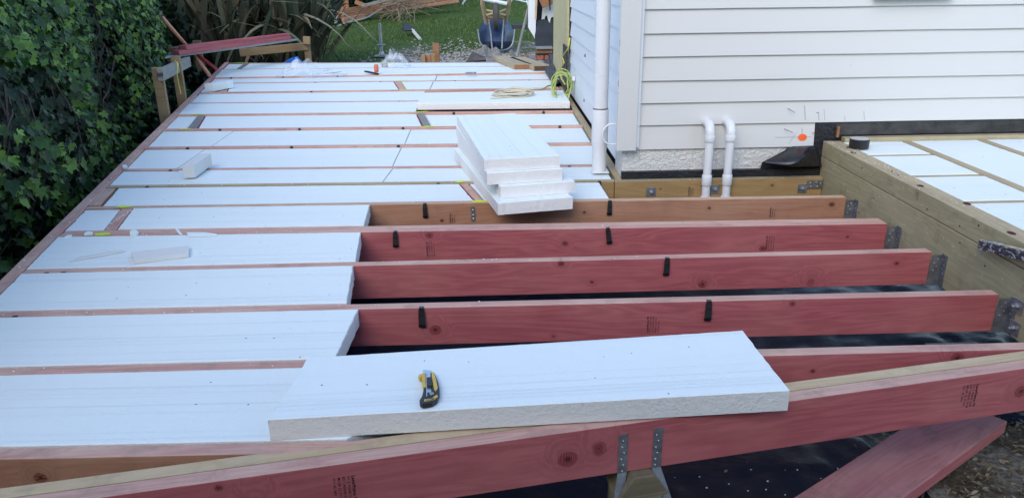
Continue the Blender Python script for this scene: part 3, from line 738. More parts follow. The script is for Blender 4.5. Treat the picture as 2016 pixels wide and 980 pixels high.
# stack of four
def stacked(px0, px1, z, L, label, mats=None):
    a = Vector(px0); d = (Vector(px1)-a).normalized(); n_ = Vector((-d.y, d.x)); W_ = .366
    p = [a, a+d*W_, a+d*W_+n_*L, a+n_*L]
    # length along local X for the cut lines
    q = [p[3], p[0], p[1], p[2]]
    return panel(q, z, label, th=.059, mats=[EPS, EPSKNIFE], ragged=.003, group='stack of four insulation panels')
stacked((.026, 3.430), (.39, 3.507), .060, 1.2, 'bottom insulation panel of the leaning stack of four')
stacked((.041, 3.500), (.407, 3.577), .120, 1.18, 'second insulation panel from the bottom of the stack, pushed to the right')
stacked((-.021, 3.526), (.354, 3.586), .180, 1.2, 'third insulation panel from the bottom of the stack')
stacked((-.033, 3.547), (.331, 3.600), .240, 1.18, 'top insulation panel of the stack of four')
# loose panel across the front
panel([(-.554, 1.626), (.748, 1.697), (.736, 2.043), (-.527, 1.94)], .0645, 'loose insulation panel lying across the front joists with the knife on it', ragged=.0035, mats=[EPS, EPSOLD])

# ================================================================ house
house = thing('house', (.73, 4.06, -.5), 'white weatherboard house corner with roughcast base above the deck', 'house')
FY = 4.052                                   # outer plane of the front boards' lower edges
zb = [.158, .288, .406, .522, .644, .760, .879]
while zb[-1] < 2.5: zb.append(zb[-1]+.1185)
def board_front(x0, x1, z, zt, jut=.0):
    """bevelled weatherboard: thick lower edge, thin top under the next one"""
    pr = [(FY-jut, z), (FY-jut+.003, z-.0025), (FY+.016, z), (FY+.024, zt+.018), (FY+.016, zt+.018), (FY-jut+.0135, zt-.004)]
    n = len(pr); k = max(1, int((x1-x0)/.25)); vs = []
    for i in range(k+1):
        x = x0+(x1-x0)*i/k; w_ = .0012*noise.noise((x*2.1, z*9, 0))
        vs += [(x, y+w_, zz+w_) for y, zz in pr]
    fs = [(i*n+j, i*n+(j+1) % n, (i+1)*n+(j+1) % n, (i+1)*n+j) for i in range(k) for j in range(n)] + [tuple(range(n-1, -1, -1)), tuple(range(k*n, (k+1)*n))]
    return MB().poly(vs, fs)
for i in range(len(zb)-1):
    x1 = 1.745 if i == 0 else 4.6
    board_front(.752, x1, zb[i], zb[i+1]).build('weatherboard', PAINT, house)
MB().box(.76, 4.6, FY+.026, FY+.15, zb[1]+.002, 2.5).build('wall_core', BLACKPAPER, house)
# corner boards
MB().box(.668, .772, 4.008, 4.030, .162, 2.5).build('corner_board', PAINT, house, bevel=.002, segs=2)
MB().box(.676, .694, 4.0315, 4.11, .170, 2.5).build('corner_board', PAINT2, house, bevel=.002, segs=2)
MB().box(.7, .79, 4.032, 4.10, .175, 2.5).build('corner_backing', PAINT2, house)
# roughcast base
nx, nz = 150, 28; vs = []
for j in range(nz+1):
    for i in range(nx+1):
        x = .712+(1.60-.712)*i/nx; z = .030+(.175-.030)*j/nz
        vs.append((x, 4.066 - .0045*max(0, noise.noise((x*42, z*75, 0))) - .002*noise.noise((x*130, z*150, 2)), z))
raw('roughcast_base', [tuple(Vector(v)-Vector((.73, 4.06, -.5))) for v in vs], [(j*(nx+1)+i, j*(nx+1)+i+1, (j+1)*(nx+1)+i+1, (j+1)*(nx+1)+i) for j in range(nz) for i in range(nx)], STUCCO, house, smooth=True)
MB().box(.712, 1.62, 4.0745, 4.3, -.5, .18).build('foundation_wall', STUCCO, house)
MB().box(.706, 1.7905, 4.0335, 4.0655, .0, .0385).build('damp_proof_strip', BLACKPAPER, house)
# side wall: boards seen edge on, then their broken ends
for i in range(len(zb)-1):
    z, zt = zb[i], zb[i+1]; ye = 7.02 + random.uniform(-.05, .07)
    pr = [(.722, z), (.735, z), (.745, zt+.018), (.738, zt+.018), (.7335, zt-.004)]
    vs = [(x, 4.112, zz) for x, zz in pr] + [(x, ye, zz) for x, zz in pr]; n = 5
    MB().poly(vs, [(j, (j+1) % n, n+(j+1) % n, n+j) for j in range(n)] + [tuple(range(n)), tuple(range(2*n-1, n-1, -1))]).build('side_weatherboard', PAINT2, house)
MB().box(.724, .734, 4.112, 6.95, .03, .154).build('side_base_board', PAINT2, house)
MB().box(.746, .9, 4.2, 6.98, -.5, 2.5).build('side_wall_core', BLACKPAPER, house)
MB().box(.728, 1.2, 6.99, 9.6, -.5, .1).build('side_foundation', BLACKPAPER, house)
for z in (.115, .45): MB().box(.7205, .7235, 5.9, 5.93, z, z+.02).build('wall_clip', CHARC, house)
# pale treated board closing the far end of the side wall
m = MB(); M_ = None
m.box(.704, .722, 7.10, 8.60, .012, 2.4)
o = m.build('wall_sheet', mat_timber('pale_green_board', (.56, .50, .28), (.44, .38, .20), (.62, .55, .34), (.2, .16, .08), .88, .4, (.3, .27, .18), .5), house)
# black strip, plate and gap above the raised deck
MB().box(1.749, 4.6, 4.075, 4.079, .10, .292).build('building_paper', BLACKPAPER, house)
MB().box(1.749, 1.86, 4.060, 4.0735, .03, .288).build('building_paper', BLACKPAPER, house)
vs = []
for j in range(9):
    for i in range(81):
        x = 1.861+(4.6-1.861)*i/80; z = .215+.073*j/8
        vs.append((x-.73, 4.064+.004*noise.noise((x*9, z*30, 4))-4.06, z+.5))
raw('bitumen_strip', vs, [(j*81+i, j*81+i+1, (j+1)*81+i+1, (j+1)*81+i) for j in range(8) for i in range(80)], mat_plain('dirty_bitumen', (.035, .034, .033), .55, .7, 14, .6), house, smooth=True)
MB().box(1.862, 1.875, 4.045, 4.062, .206, .262).build('brown_block', OLDWOOD, house)
# loose flap of building paper peeling off the base
def flapfn(u, v):
    a = Vector((1.756, 4.048, 0.162)); b = Vector((1.629, 4.048, 0.159)); c1 = Vector((1.454, 4.000, 0.087)); c2 = Vector((1.580, 3.930, 0.079)); d1 = Vector((1.791, 4.020, 0.053))
    top = b.lerp(a, u)
    low = c1.lerp(c2, min(1, u*2)) if u < .5 else c2.lerp(d1, (u-.5)*2)
    p = top.lerp(low, v)
    p.y -= .055*math.sin(math.pi*v)*math.sin(math.pi*min(1, u*1.2)) + .004*noise.noise((u*4, v*4, 1))
    return p
vs = [tuple(flapfn(i/16, j/12)-Vector((.73, 4.06, -.5))) for j in range(13) for i in range(17)]
o = raw('peeled_paper_flap', vs, [(j*17+i, j*17+i+1, (j+1)*17+i+1, (j+1)*17+i) for j in range(12) for i in range(16)], mat_plain('glossy_black_paper', (.018, .018, .022), .28, .3, 9, .2), house, smooth=True)
o.modifiers.new('thick', 'SOLIDIFY').thickness = .0015
MB().poly([(1.470, 4.045, 0.075), (1.463, 4.045, 0.033), (1.804, 4.045, 0.038), (1.787, 4.045, 0.170), (1.589, 4.045, 0.129)], [(0, 1, 2, 3, 4)]).build('building_paper', BLACKPAPER, house)
# window sill just above the picture edge
MB().box(1.95, 2.35, 4.0, 4.06, .919, .94).build('window_sill', mat_paint('grey_sill', (.32, .33, .33)), house, bevel=.004)
# marks, nails and paint on the boards
def onwall(px, py): pass
for p in ((1.680, 4.052, 0.207),):
    pts = [(math.cos(2*math.pi*i/18)*.0245*random.uniform(.94, 1.05), math.sin(2*math.pi*i/18)*.0185*random.uniform(.94, 1.05)) for i in range(18)]
    MB().prism(pts, 0, .0006, Matrix.Translation((p[0], 4.0545, p[2])) @ Matrix.Rotation(RAD(-4.), 4, 'X') @ Matrix.Rotation(RAD(90), 4, 'X')).build('spray_spot', ORANGE, house)
def mark(p0, p1, w_=.0016, y=None):
    a = Vector(p0); b = Vector(p1); a.y = b.y = 0; d = (b-a).normalized(); n_ = Vector((-d.z, 0, d.x))*w_*.5
    def Yf(z):
        for i in range(len(zb)-1):
            if zb[i] <= z < zb[i+1]: return FY + .0135*(z-zb[i])/(zb[i+1]-zb[i]) - .0009
        return FY - .001
    vs = [Vector((q.x, Yf(q.z), q.z)) for q in (a-n_, b-n_, b+n_, a+n_)]
    MB().poly(vs, [(0, 1, 2, 3)]).build('pencil_mark', PENCIL, house)
mark((1.675, 4.055, 0.256), (1.682, 4.055, 0.198)); mark((1.532, 4.055, 0.209), (1.731, 4.055, 0.208), .0012); mark((1.610, 4.055, 0.174), (1.645, 4.055, 0.232), .001)
mark((1.675, 4.055, 0.378), (1.684, 4.055, 0.302)); mark((1.753, 4.055, 0.339), (1.758, 4.055, 0.298)); mark((1.740, 4.055, 0.339), (1.753, 4.055, 0.339), .0025); mark((1.781, 4.055, 0.357), (1.789, 4.055, 0.298), .001)
mark((1.896, 4.055, 0.320), (1.899, 4.055, 0.293), .0012); mark((1.997, 4.055, 0.343), (2.004, 4.055, 0.296), .0014)
for p0, p1 in (((1.584, 4.055, 0.364), (1.610, 4.020, 0.348)), ((1.576, 4.055, 0.255), (1.611, 4.020, 0.242))):
    MB().tube([(p0[0], 4.056, p0[2]), p1], .0016, 6).build('bent_nail', NAIL, house)
for p in ((1.734, 4.050, 0.231), ): MB().box(p[0]-.006, p[0]+.008, 4.0485, 4.0515, p[2]-.001, p[2]+.0015).build('brown_scuff', OLDWOOD, house)
# chips of bare wood on the corner board's side
for z, h in ((.70, .035), (.66, .02), (.52, .012), (.5, .02), (.46, .01)):
    MB().box(.667, .6685, 4.0095, 4.016, z, z+h).build('paint_chip', OLDWOOD, house)

# ---------------------------------------------------------------- pipes
def waste(x, label):
    t = thing('waste_pipe', (x, 3.955, -.5), label, 'pipe', 'white waste pipes on the house wall')
    zc = .268; r = .0205
    path = [(x+.001, 4.062, zc+.030), (x+.001, 4.035, zc+.030)] + [(x, 4.012-.055*math.sin(a_), zc+.030-.05*(1-math.cos(a_))) for a_ in [RAD(10*i) for i in range(1, 10)]]
    path = [(x, 4.064, zc+.034), (x, 4.02, zc+.034)] + [(x, 4.012-.052*math.sin(RAD(a_)), zc+.034-.052*(1-math.cos(RAD(a_)))) for a_ in range(12, 91, 13)] + [(x, 3.960, zc-.03)]
    MB().tube(path, .0245, 18).build('elbow', PVC, t, smooth=True)
    MB().lathe([(.0265, zc-.052), (.0272, zc-.05), (.0272, zc-.022), (.0262, zc-.02)], 24, T(x, 3.960, 0)).build('socket', PVC, t, smooth=True)
    MB().lathe([(r+.001, -.5), (r+.001, zc-.03)], 24, T(x, 3.960, 0)).build('pipe_body', PVC, t, smooth=True)
    MB().lathe([(.0250, -.022), (.0262, -.02), (.0262, .032), (.0250, .034)], 24, T(x-.0, 3.960, 0)).build('coupling', PVC, t, smooth=True)
    MB().lathe([(.0245, -.112), (.0268, -.11), (.0268, -.088), (.0250, -.085)], 24, T(x-.0, 3.960, 0)).build('coupling', PVC, t, smooth=True)
waste(1.150, 'left one of two short white waste pipes turning down out of the weatherboards')
waste(1.260, 'right one of two short white waste pipes, nearer the orange paint spot')
dp = thing('downpipe', (.602, 4.185, 0), 'white round downpipe standing at the house corner on the deck', 'downpipe')
MB().lathe([(.0405, .36), (.0405, 2.4)], 28, T(.602, 4.185, 0)).build('pipe_body', PVC, dp, smooth=True)
MB().lathe([(.0385, .008), (.0392, .14), (.0445, .165), (.0455, .18), (.0455, .352), (.0440, .356)], 28, T(.602, 4.185, 0)).build('lower_socket', PVC, dp, smooth=True)
MB().lathe([(.0412, .357), (.0418, .360), (.0412, .364)], 28, T(.602, 4.185, 0)).build('joint_ring', mat_plain('grimy_joint', (.2, .19, .17), .8, .5, 60, .4), dp)
MB().lathe([(.0463, .176), (.0463, .180)], 28, T(.602, 4.185, 0)).build('socket_lip', PVC, dp)
c0 = (0.665, 4.120, 0.231)
MB().tube([(c0[0]-.006+.052*math.cos(RAD(a_)), 4.115, c0[2]+.056*math.sin(RAD(a_))) for a_ in range(60, 301, 12)], .0048, 8).build('pipe_bracket', PVC, dp, smooth=True)
MB().box(.560, .655, 4.135, 4.235, .0075, .0125).build('pipe_collar', PVC, dp, bevel=.002)

# ================================================================ small things
# utility knife on the loose panel
kz = .0655; ko = Vector((-0.178, 1.756, 0.066)); ky = RAD(-9)
kn = thing('utility_knife', (ko.x, ko.y, kz), 'yellow and black snap blade knife lying on the loose foam panel', 'knife', rz=0)
KM = Matrix.Translation((ko.x+.004, ko.y+.012, kz)) @ Matrix.Rotation(RAD(5), 4, 'Z') @ Matrix.Diagonal((.92, 1.22, 1, 1))
# local plan drawn in metres, blade towards +Y
body = [(-.026, -.088), (-.018, -.094), (.006, -.091), (.020, -.080), (.0275, -.058), (.0285, -.035), (.025, -.005), (.018, .028), (.013, .034), (.006, .034), (.006, .030), (-.013, .030), (-.013, .026), (-.0145, -.030), (-.020, -.062), (-.027, -.078)]
MB().prism(body, .001, .0145).build('grip', CHARC, kn, KM, bevel=.003, segs=2)
MB().prism([(-.0135, .030), (-.026, .026), (-.030, .020), (-.026, .013), (-.018, .016), (-.0195, .004), (-.0165, -.030), (-.008, -.030), (-.0085, .030)], .003, .0165).build('yellow_shell', YELLOWP, kn, KM, bevel=.0015, segs=2)
MB().prism([(.008, .032), (.016, .030), (.021, -.005), (.024, -.038), (.017, -.050), (.013, -.040), (.009, .0)], .003, .0168).build('yellow_shell', YELLOWP, kn, KM, bevel=.0015, segs=2)
MB().prism([(-.0055, -.052), (-.006, .040), (.005, .040), (.0055, -.05)], .013, .0158).build('blade_holder', STEEL, kn, KM, bevel=.0004)
MB().prism([(-.0165, .018), (-.0165, .056), (.0095, .049), (.0095, .018)], .0085, .0092).build('blade', STEEL, kn, KM)
MB().prism([(-.0082, -.070), (-.0068, .030), (-.0050, .030), (-.0062, -.070)], .0155, .0178).build('chrome_rail', STEEL, kn, KM)
MB().prism([(-.006, -.032), (-.006, .004), (.0065, .004), (.008, -.030), (.004, -.036)], .0155, .0215).build('slider', BLACKPL, kn, KM, bevel=.0015, segs=2)
MB().lathe([(.0065, .0145), (.0065, .0175), (.004, .0185)], 12, Matrix.Translation((.006, -.060, 0))).build('lock_wheel', GALV, kn, KM)
MB().prism([(-.014, -.086), (-.014, -.078), (.006, -.078), (.012, -.070), (.020, -.064), (.023, -.070), (.012, -.082)], .0145, .0158).build('yellow_trim', YELLOWP, kn, KM)
MB().prism([(-.0115, -.083), (-.0115, -.0805), (.005, -.0805), (.012, -.075), (.014, -.078), (.008, -.083)], .0158, .0162).build('trim_inset', CHARC, kn, KM)

# black tape roll
tp = (1.907, 3.858, 0.187)
tr = thing('tape_roll', (1.905, 3.87, .187), 'roll of black tape with white core lying on the raised bearer', 'tape')
m = MB(); prof = [(.026, 0), (.047, 0), (.0485, .002), (.0485, .046), (.047, .048), (.026, .048)]
n = 32; vs = []; k = len(prof)
for r, z in prof:
    for j in range(n): vs.append((r*math.cos(2*math.pi*j/n), r*math.sin(2*math.pi*j/n), z))
fs = [(i*n+j, i*n+(j+1) % n, ((i+1) % k)*n+(j+1) % n, ((i+1) % k)*n+j) for i in range(k) for j in range(n)]
m.poly(vs, fs).build('tape', BLACKPL, tr, T(1.905, 3.87, .1875), smooth=True)
prof = [(.0235, .001), (.0258, .001), (.0258, .0475), (.0235, .0475)]; vs = []; k = 4
for r, z in prof:
    for j in range(n): vs.append((r*math.cos(2*math.pi*j/n), r*math.sin(2*math.pi*j/n), z))
MB().poly(vs, [(i*n+j, i*n+(j+1) % n, ((i+1) % k)*n+(j+1) % n, ((i+1) % k)*n+j) for i in range(k) for j in range(n)]).build('core', PLASTERB, tr, T(1.905, 3.87, .1875), smooth=True)
MB().prism([(.047*math.cos(RAD(a_)), .047*math.sin(RAD(a_))) for a_ in range(0, 360, 12)], .0483, .0487).build('backing_disc', mat_plain('grey_liner', (.45, .46, .45), .5, .2, 30, .1), tr, T(1.905, 3.87, .1875))
MB().box(-.062, -.044, -.004, .014, .001, .0022).build('tape_end', BLACKPL, tr, T(1.905, 3.87, .1875))

# spirit level leaning on the bearer at the right edge
sl = thing('paint_spattered_bar', (1.9, 2.35, .10), 'dark blue metal bar spattered with white and orange paint, poking in at the right edge', 'metal bar')
a = Vector((1.775, 2.541, 0.121)); 
M = Matrix.Translation((1.768, 2.572, .118)) @ Matrix.Rotation(RAD(-92), 4, 'Z') @ Matrix.Rotation(RAD(-11), 4, 'Y')
n_ = NT('spattered_blue_paint'); f = n_.noise(n_.coords((1, 1, 2)), 38, 5, .7, 1.)
SPB = n_.out(n_.mix(n_.mr(f, .52, .58), (.028, .032, .045), (.45, .47, .50)), .45, n_.bump(f, .3, .002))
n_ = NT('spattered_top'); c_ = n_.coords(); f = n_.noise(c_, 22, 5, .7)
SPT = n_.out(n_.mix(n_.mr(f, .48, .56), n_.mix(n_.mr(n_.noise(c_, 60, 3), .4, .6), (.55, .53, .48), (.25, .26, .26)), (.60, .32, .06)), .6)
MB().box(0, .6, -.012, .012, -.014, .018).build('bar_body', SPB, sl, M, bevel=.0012)
MB().box(.004, .6, -.009, .011, .0182, .0225).build('bar_rail', SPT, sl, M, bevel=.0008)
MB().box(.022, .052, -.004, .006, .0226, .0236).build('slot', GALVDK, sl, M)

# foam offcuts
def offcut(pts, z0, z1, label, mat=None, M=None, name='foam_offcut', group='foam offcuts lying on the deck'):
    c = sum((Vector(p) for p in pts), Vector((0, 0)))/len(pts)
    m = MB().prism([(p[0]-c.x, p[1]-c.y) for p in pts], 0, z1-z0)
    o = m.build(name, mat or [EPSOLD], None, Matrix.Translation((c.x, c.y, z0)) @ (M or Matrix.Identity(4)), bevel=.001)
    return tag(o, label, 'foam offcut', group)
a = Vector((-1.713, 4.218)); b = Vector((-1.718, 4.577)); d = (b-a).normalized(); n2 = Vector((d.y, -d.x))
L_ = .30
offcut([a, a+n2*.062, a+n2*.062+d*L_, a+d*L_], .008, .078, 'rectangular foam block standing on the panel left of centre')
a = Vector((-2.673, 7.581)); e_ = Vector((-2.744, 7.589))
offcut([(e_.x, e_.y), (e_.x+.085, e_.y-.01), (e_.x+.205, e_.y+.23), (e_.x+.12, e_.y+.24)], .006, .075, 'small foam block beside the nog near the hedge', mat=[EPS])
q = [(-1.418, 2.881), (-1.226, 2.944), (-1.260, 3.043), (-1.469, 2.977)]
offcut(q, .003, .020, 'flat yellowish foam slab on the fourth panel row near the left')
q = [(-1.694, 2.919), (-1.518, 3.025), (-1.534, 3.039), (-1.666, 2.969)]
offcut(q, .003, .010, 'thin pointed foam sliver left of the flat slab')
q = [(-1.581, 3.224), (-1.555, 3.215), (-1.557, 3.257), (-1.584, 3.293), (-1.605, 3.281)]
offcut(q, .001, .014, 'chunky rounded foam crumb on the double pink joist', mat=[EPS])
q = [(-1.379, 3.245), (-1.356, 3.230), (-1.411, 3.318), (-1.424, 3.319)]
offcut(q, .001, .006, 'white foam strip across the double pink joist', mat=[EPS])
q = [(-1.793, 3.252), (-1.761, 3.263), (-1.771, 3.285), (-1.796, 3.294), (-1.801, 3.273)]
offcut(q, .001, .010, 'ragged foam flake left of the near lime paint mark', mat=[EPS])
q = [(-1.868, 3.222), (-1.841, 3.241), (-1.851, 3.262), (-1.868, 3.257)]
offcut(q, .001, .007, 'foam flake nearest the boundary beam', mat=[EPS])
q = [(-2.161, 4.475), (-2.130, 4.472), (-2.173, 4.551), (-2.198, 4.553)]
offcut(q, .003, .012, 'foam flake on the boundary beam by the hedge', mat=[EPS])
q = [(-1.320, 3.201), (-1.194, 3.207), (-1.210, 3.228), (-1.265, 3.252), (-1.349, 3.258)]
offcut(q, .003, .007, 'feathered patch of foam shavings behind the flat slab', mat=[EPS])
# scattered foam beads (too many to count)
m = MB(); rnd = random.Random(3)
def bead(x, y, z, r):
    v = [Vector((x, y, z+r)), Vector((x, y, z-r*.2))] + [Vector((x+r*math.cos(a_)*rnd.uniform(.6, 1.2), y+r*math.sin(a_)*rnd.uniform(.6, 1.2), z+r*.3)) for a_ in (0, 1.57, 3.14, 4.71)]
    m.poly(v, [(0, 2, 3), (0, 3, 4), (0, 4, 5), (0, 5, 2), (1, 3, 2), (1, 4, 3), (1, 5, 4), (1, 2, 5)])
for k in order[1:]:
    for i in range(22 if k in 'ABCDE' else 14):
        x = rnd.uniform(J[k][0][0]+.1, min(J[k][1][0], .66)) if rnd.random() < .8 else rnd.uniform(J[k][0][0]+.05, -1.2)
        if x < inX(jY(k, x))+.02: continue
        bead(x, jY(k, x)+rnd.uniform(.004, .04), .001, rnd.choice([.002, .003, .004]))
for i in range(90):
    y = rnd.uniform(2.7, 8.5); bead(edgeX(y)+rnd.uniform(.01, .05), y, .003, rnd.choice([.002, .003, .005]))
for i in range(46): bead(rnd.uniform(NG['C1'][0], NG['C1'][3]), rnd.uniform(3.36, 3.64), .0, rnd.choice([.002, .003, .004]))
for i in range(150): bead(rnd.uniform(1.797, 1.882), 4.0-abs(rnd.gauss(0, .7)), .188, rnd.choice([.0015, .002, .003]))
for i in range(90): bead(1.7915, 4.0-abs(rnd.gauss(0, .8)), rnd.uniform(.0, .18), rnd.choice([.0012, .0018, .0024]))
for i in range(30): bead(rnd.uniform(.7, 1.75), 4.0-rnd.uniform(0, .02), .002, .002)
for i in range(70): bead(rnd.uniform(.5, 1.4), rnd.uniform(1.0, 2.1), -.455, rnd.choice([.002, .003, .004]))
tag(m.build('foam_beads', EPS), 'tiny white foam beads scattered over joists and bearers', 'foam beads', kind='stuff')

# coil of cream hose on the raised sheet
cc = Vector((0.199, 6.616, 0.057))
pts = []
for i in range(230):
    t = i/229; th = t*2*math.pi*6.3
    r = .115 + .028*math.sin(th*.37) + .02*math.sin(t*9)
    pts.append((cc.x + r*1.15*math.cos(th+.3), cc.y + .07 + r*.95*math.sin(th+.3) + .02*math.sin(t*5), .062 + .028*t + .007*math.sin(th*2.3)))
e = pts[-1]
endp = [(0.089, 6.526, 0.060), (0.008, 6.481, 0.060)]
m = MB().tube(pts, .0062, 6)
o = m.build('hose_coil', CREAM, None); 
tag(o, 'coil of cream hose lying on the raised insulation sheet', 'hose')
t_pts = [pts[40], (.2, 6.95, .085), (0.439, 6.982, 0.060), (0.535, 7.162, 0.060), (0.632, 7.535, 0.030), (.66, 7.85, .03), (.70, 7.6, .06)]
def spline(P_, n=8):
    P_ = [Vector(p) for p in P_]; P_ = [P_[0]] + P_ + [P_[-1]]; out = []
    for i in range(1, len(P_)-2):
        for j in range(n):
            t = j/n; a, b, c, d = P_[i-1], P_[i], P_[i+1], P_[i+2]
            out.append(.5*((2*b)+(c-a)*t+(2*a-5*b+4*c-d)*t*t+(3*b-a-3*c+d)*t**3))
    out.append(P_[-2]); return out
o = MB().tube(spline(t_pts), .007, 6).build('hose_tail', CREAM, None); 
o2 = MB().tube(spline([pts[0], (0.111, 6.538, 0.062), (0.008, 6.495, 0.062)]), .007, 6).build('hose_end', CREAM, None)
for q in (o, o2):
    q.parent = bpy.data.objects['hose_coil']; q.matrix_basis = Matrix.Identity(4)
# bundle of yellow green cable hanging on the house corner
cb = thing('cable_bundle', (.70, 7.05, .1), 'bundle of yellow green and white cable looped at the far wall corner', 'cable')
ce = Vector((0.690, 6.792, 0.101))
for i in range(8):
    r1, r2 = random.uniform(.11, .17), random.uniform(.09, .13); ph = random.uniform(0, 6); tl = random.uniform(-.35, .35)
    ps = []
    for j in range(25):
        th = 2*math.pi*j/24; u = r1*math.cos(th); v_ = r2*math.sin(th)
        ps.append((.615 + u*.5*math.cos(tl) - v_*.4*math.sin(tl) + .012*math.sin(3*th+ph), ce.y-.25 + .05*math.sin(th+ph)+.02*i, max(.012, .135 + v_*math.cos(tl) + .5*u*math.sin(tl) + .015*math.sin(th*2+ph))))
    MB().tube(spline(ps, 2), .0048, 6, cap=False).build('cable_loop', CABLE, cb)
for z, yy in ((.19, -.04), (.02, .05)):
    MB().box(.655-yy, .68-yy, ce.y-.27, ce.y-.20, z, z+.035).build('white_tie', PVC, cb, bevel=.004)
o = MB().tube(spline([(0.700, 6.813, 0.516), (0.690, 6.877, 0.425), (0.690, 7.341, 0.304), (0.680, 7.130, 0.267), (0.670, 7.475, 0.148), (0.660, 7.099, 0.135), (0.640, 6.600, 0.155)]), .006, 5).build('yellow_string', STRINGM, None)
tag(o, 'thin yellow string trailing down the pale board at the far wall', 'string')
o = MB().box(.690, .700, 7.0, 7.35, .02, .42).build('black_vent_gap', BLACKPAPER, None)
tag(o, 'strip of black paper showing behind the cable bundle', 'building paper')

# clear film bags at the far end
def film(cx, cy, sx, sy, h, label, seed, z0=.01):
    n = 26; vs = []
    for j in range(n+1):
        for i in range(n+1):
            u, v = i/n*2-1, j/n*2-1; r = math.hypot(u, v)
            k_ = max(0, 1-r**1.6)
            x = cx+u*sx*(1-.2*noise.noise((v*2, seed, 0))); y = cy+v*sy*(1-.2*noise.noise((u*2, seed, 4)))
            vs.append((x, y, z0+h*(k_*(.45+1.1*abs(noise.noise((u*2.6, v*2.6, seed)))) + .04*abs(noise.noise((u*9, v*9, seed))))))
    o = raw('clear_plastic_bag', vs, [(j*(n+1)+i, j*(n+1)+i+1, (j+1)*(n+1)+i+1, (j+1)*(n+1)+i) for j in range(n) for i in range(n)], FILM, smooth=True)
    return tag(o, label, 'plastic bag', 'clear film at the far end of the deck')
p = (-2.082, 8.873, 0.020); film(p[0], p[1], .24, .34, .20, 'crumpled clear plastic film near the far left of the deck', 1)
p = (-1.144, 9.325, 0.020); film(p[0]+.02, p[1]-.05, .20, .28, .22, 'crumpled clear plastic bag at the far edge behind the red and black tool', 2)
p = (-1.784, 8.570, 0.020); film(p[0], p[1], .22, .16, .05, 'flat tail of clear film right of the crumpled film', 5)
a, b = (-1.796, 8.658, 0.020), (-1.652, 8.817, 0.020)
d = Vector(b)-Vector(a); M = Matrix.Translation(a) @ Matrix.Rotation(math.atan2(d.y, d.x), 4, 'Z')
o = MB().prism([(0, 0), (.08, -.016), (d.length, 0), (.08, .02)], 0, .004).build('saw_blade', GALVDK, None, M); tag(o, 'thin grey blade lying beside the clear film', 'blade')
p = Vector((-1.265, 8.713, 0.010))
t = thing('hand_tool', (p.x, p.y, .01), 'small tool with orange red handle and dark blade on the far panels', 'tool')
MB().lathe([(.020, 0), (.026, .02), (.024, .075), (.018, .085)], 12, Matrix.Translation((p.x+.02, p.y, .022))).build('handle', mat_plain('orange_red_plastic', (.62, .16, .09), .5, .2, 40, .1), t, smooth=True)
MB().prism([(-.10, .03), (.05, -.055), (.075, -.03), (-.06, .05)], 0, .018).build('blade', CHARC, t, Matrix.Translation((p.x-.02, p.y-.03, .012)) @ Matrix.Rotation(RAD(8), 4, 'Y'), bevel=.003)
p = Vector((-0.209, 8.490, 0.010))
o = MB().prism([(0, 0), (.10, .01), (.12, .03), (.02, .035)], 0, .02).build('foil_scrap', GALV, None, Matrix.Translation((p.x-.05, p.y, .012))); tag(o, 'small shiny scrap lying on a far panel', 'scrap')
# planks at the far house corner
for i, (f, lab) in enumerate((((0.286, 8.636, 0.055), 'sawn timber board with brown end grain, left of the two far planks'), ((0.519, 8.513, 0.055), 'darker ended timber board beside the far house corner'))):
    W_ = .203; x0 = (.29, .505)[i]; y0 = (8.92, 8.75)[i]
    dx = (-.235, -.26)[i]
    pts = [(x0, y0), (x0+W_, y0), (x0+W_+dx, y0+.95), (x0+dx, y0+.95)]
    M = Matrix.Translation((x0, y0, .005)) @ Matrix.Rotation(math.atan2(.95, dx), 4, 'Z'); Mi = M.inverted()
    m = MB().prism([tuple((Mi @ Vector((q[0], q[1], .005)))[:2]) for q in pts], 0, .055)
    o = m.build('timber_board', [GREENTOP, OLDWOOD if i == 0 else mat_timber('dark_end', (.12, .075, .045), (.07, .04, .025), (.15, .1, .06))], None, M, bevel=.003)
    for q in o.data.polygons:
        if abs(q.normal.z) < .5 and abs((M.to_3x3() @ q.normal).y) > .75: q.material_index = 1
    tag(o, lab, 'timber board', 'timber boards at the far house corner')
# crumpled dark cloth over the ledger
n = 30; vs = []
ca, cb_ = Vector((0.660, 8.011, 0.184)), Vector((0.660, 6.815, 0.195))
for j in range(n+1):
    for i in range(n+1):
        u, v = i/n, j/n
        x = .62+.11*u+.02*noise.noise((u*5, v*7, 2)); y = 7.5+1.6*v
        z = .02+.10*u*(.5+.7*v)+.045*noise.noise((u*7, v*9, 3))+.02*noise.noise((u*18, v*22, 3))
        vs.append((x, y, max(.004, z*(1 if 0 < i < n else .3))))
o = raw('ground_cloth', vs, [(j*(n+1)+i, j*(n+1)+i+1, (j+1)*(n+1)+i+1, (j+1)*(n+1)+i) for j in range(n) for i in range(n)], CLOTH, smooth=True)
tag(o, 'crumpled dark grey cloth bunched along the ledger at the far house corner', 'cloth')

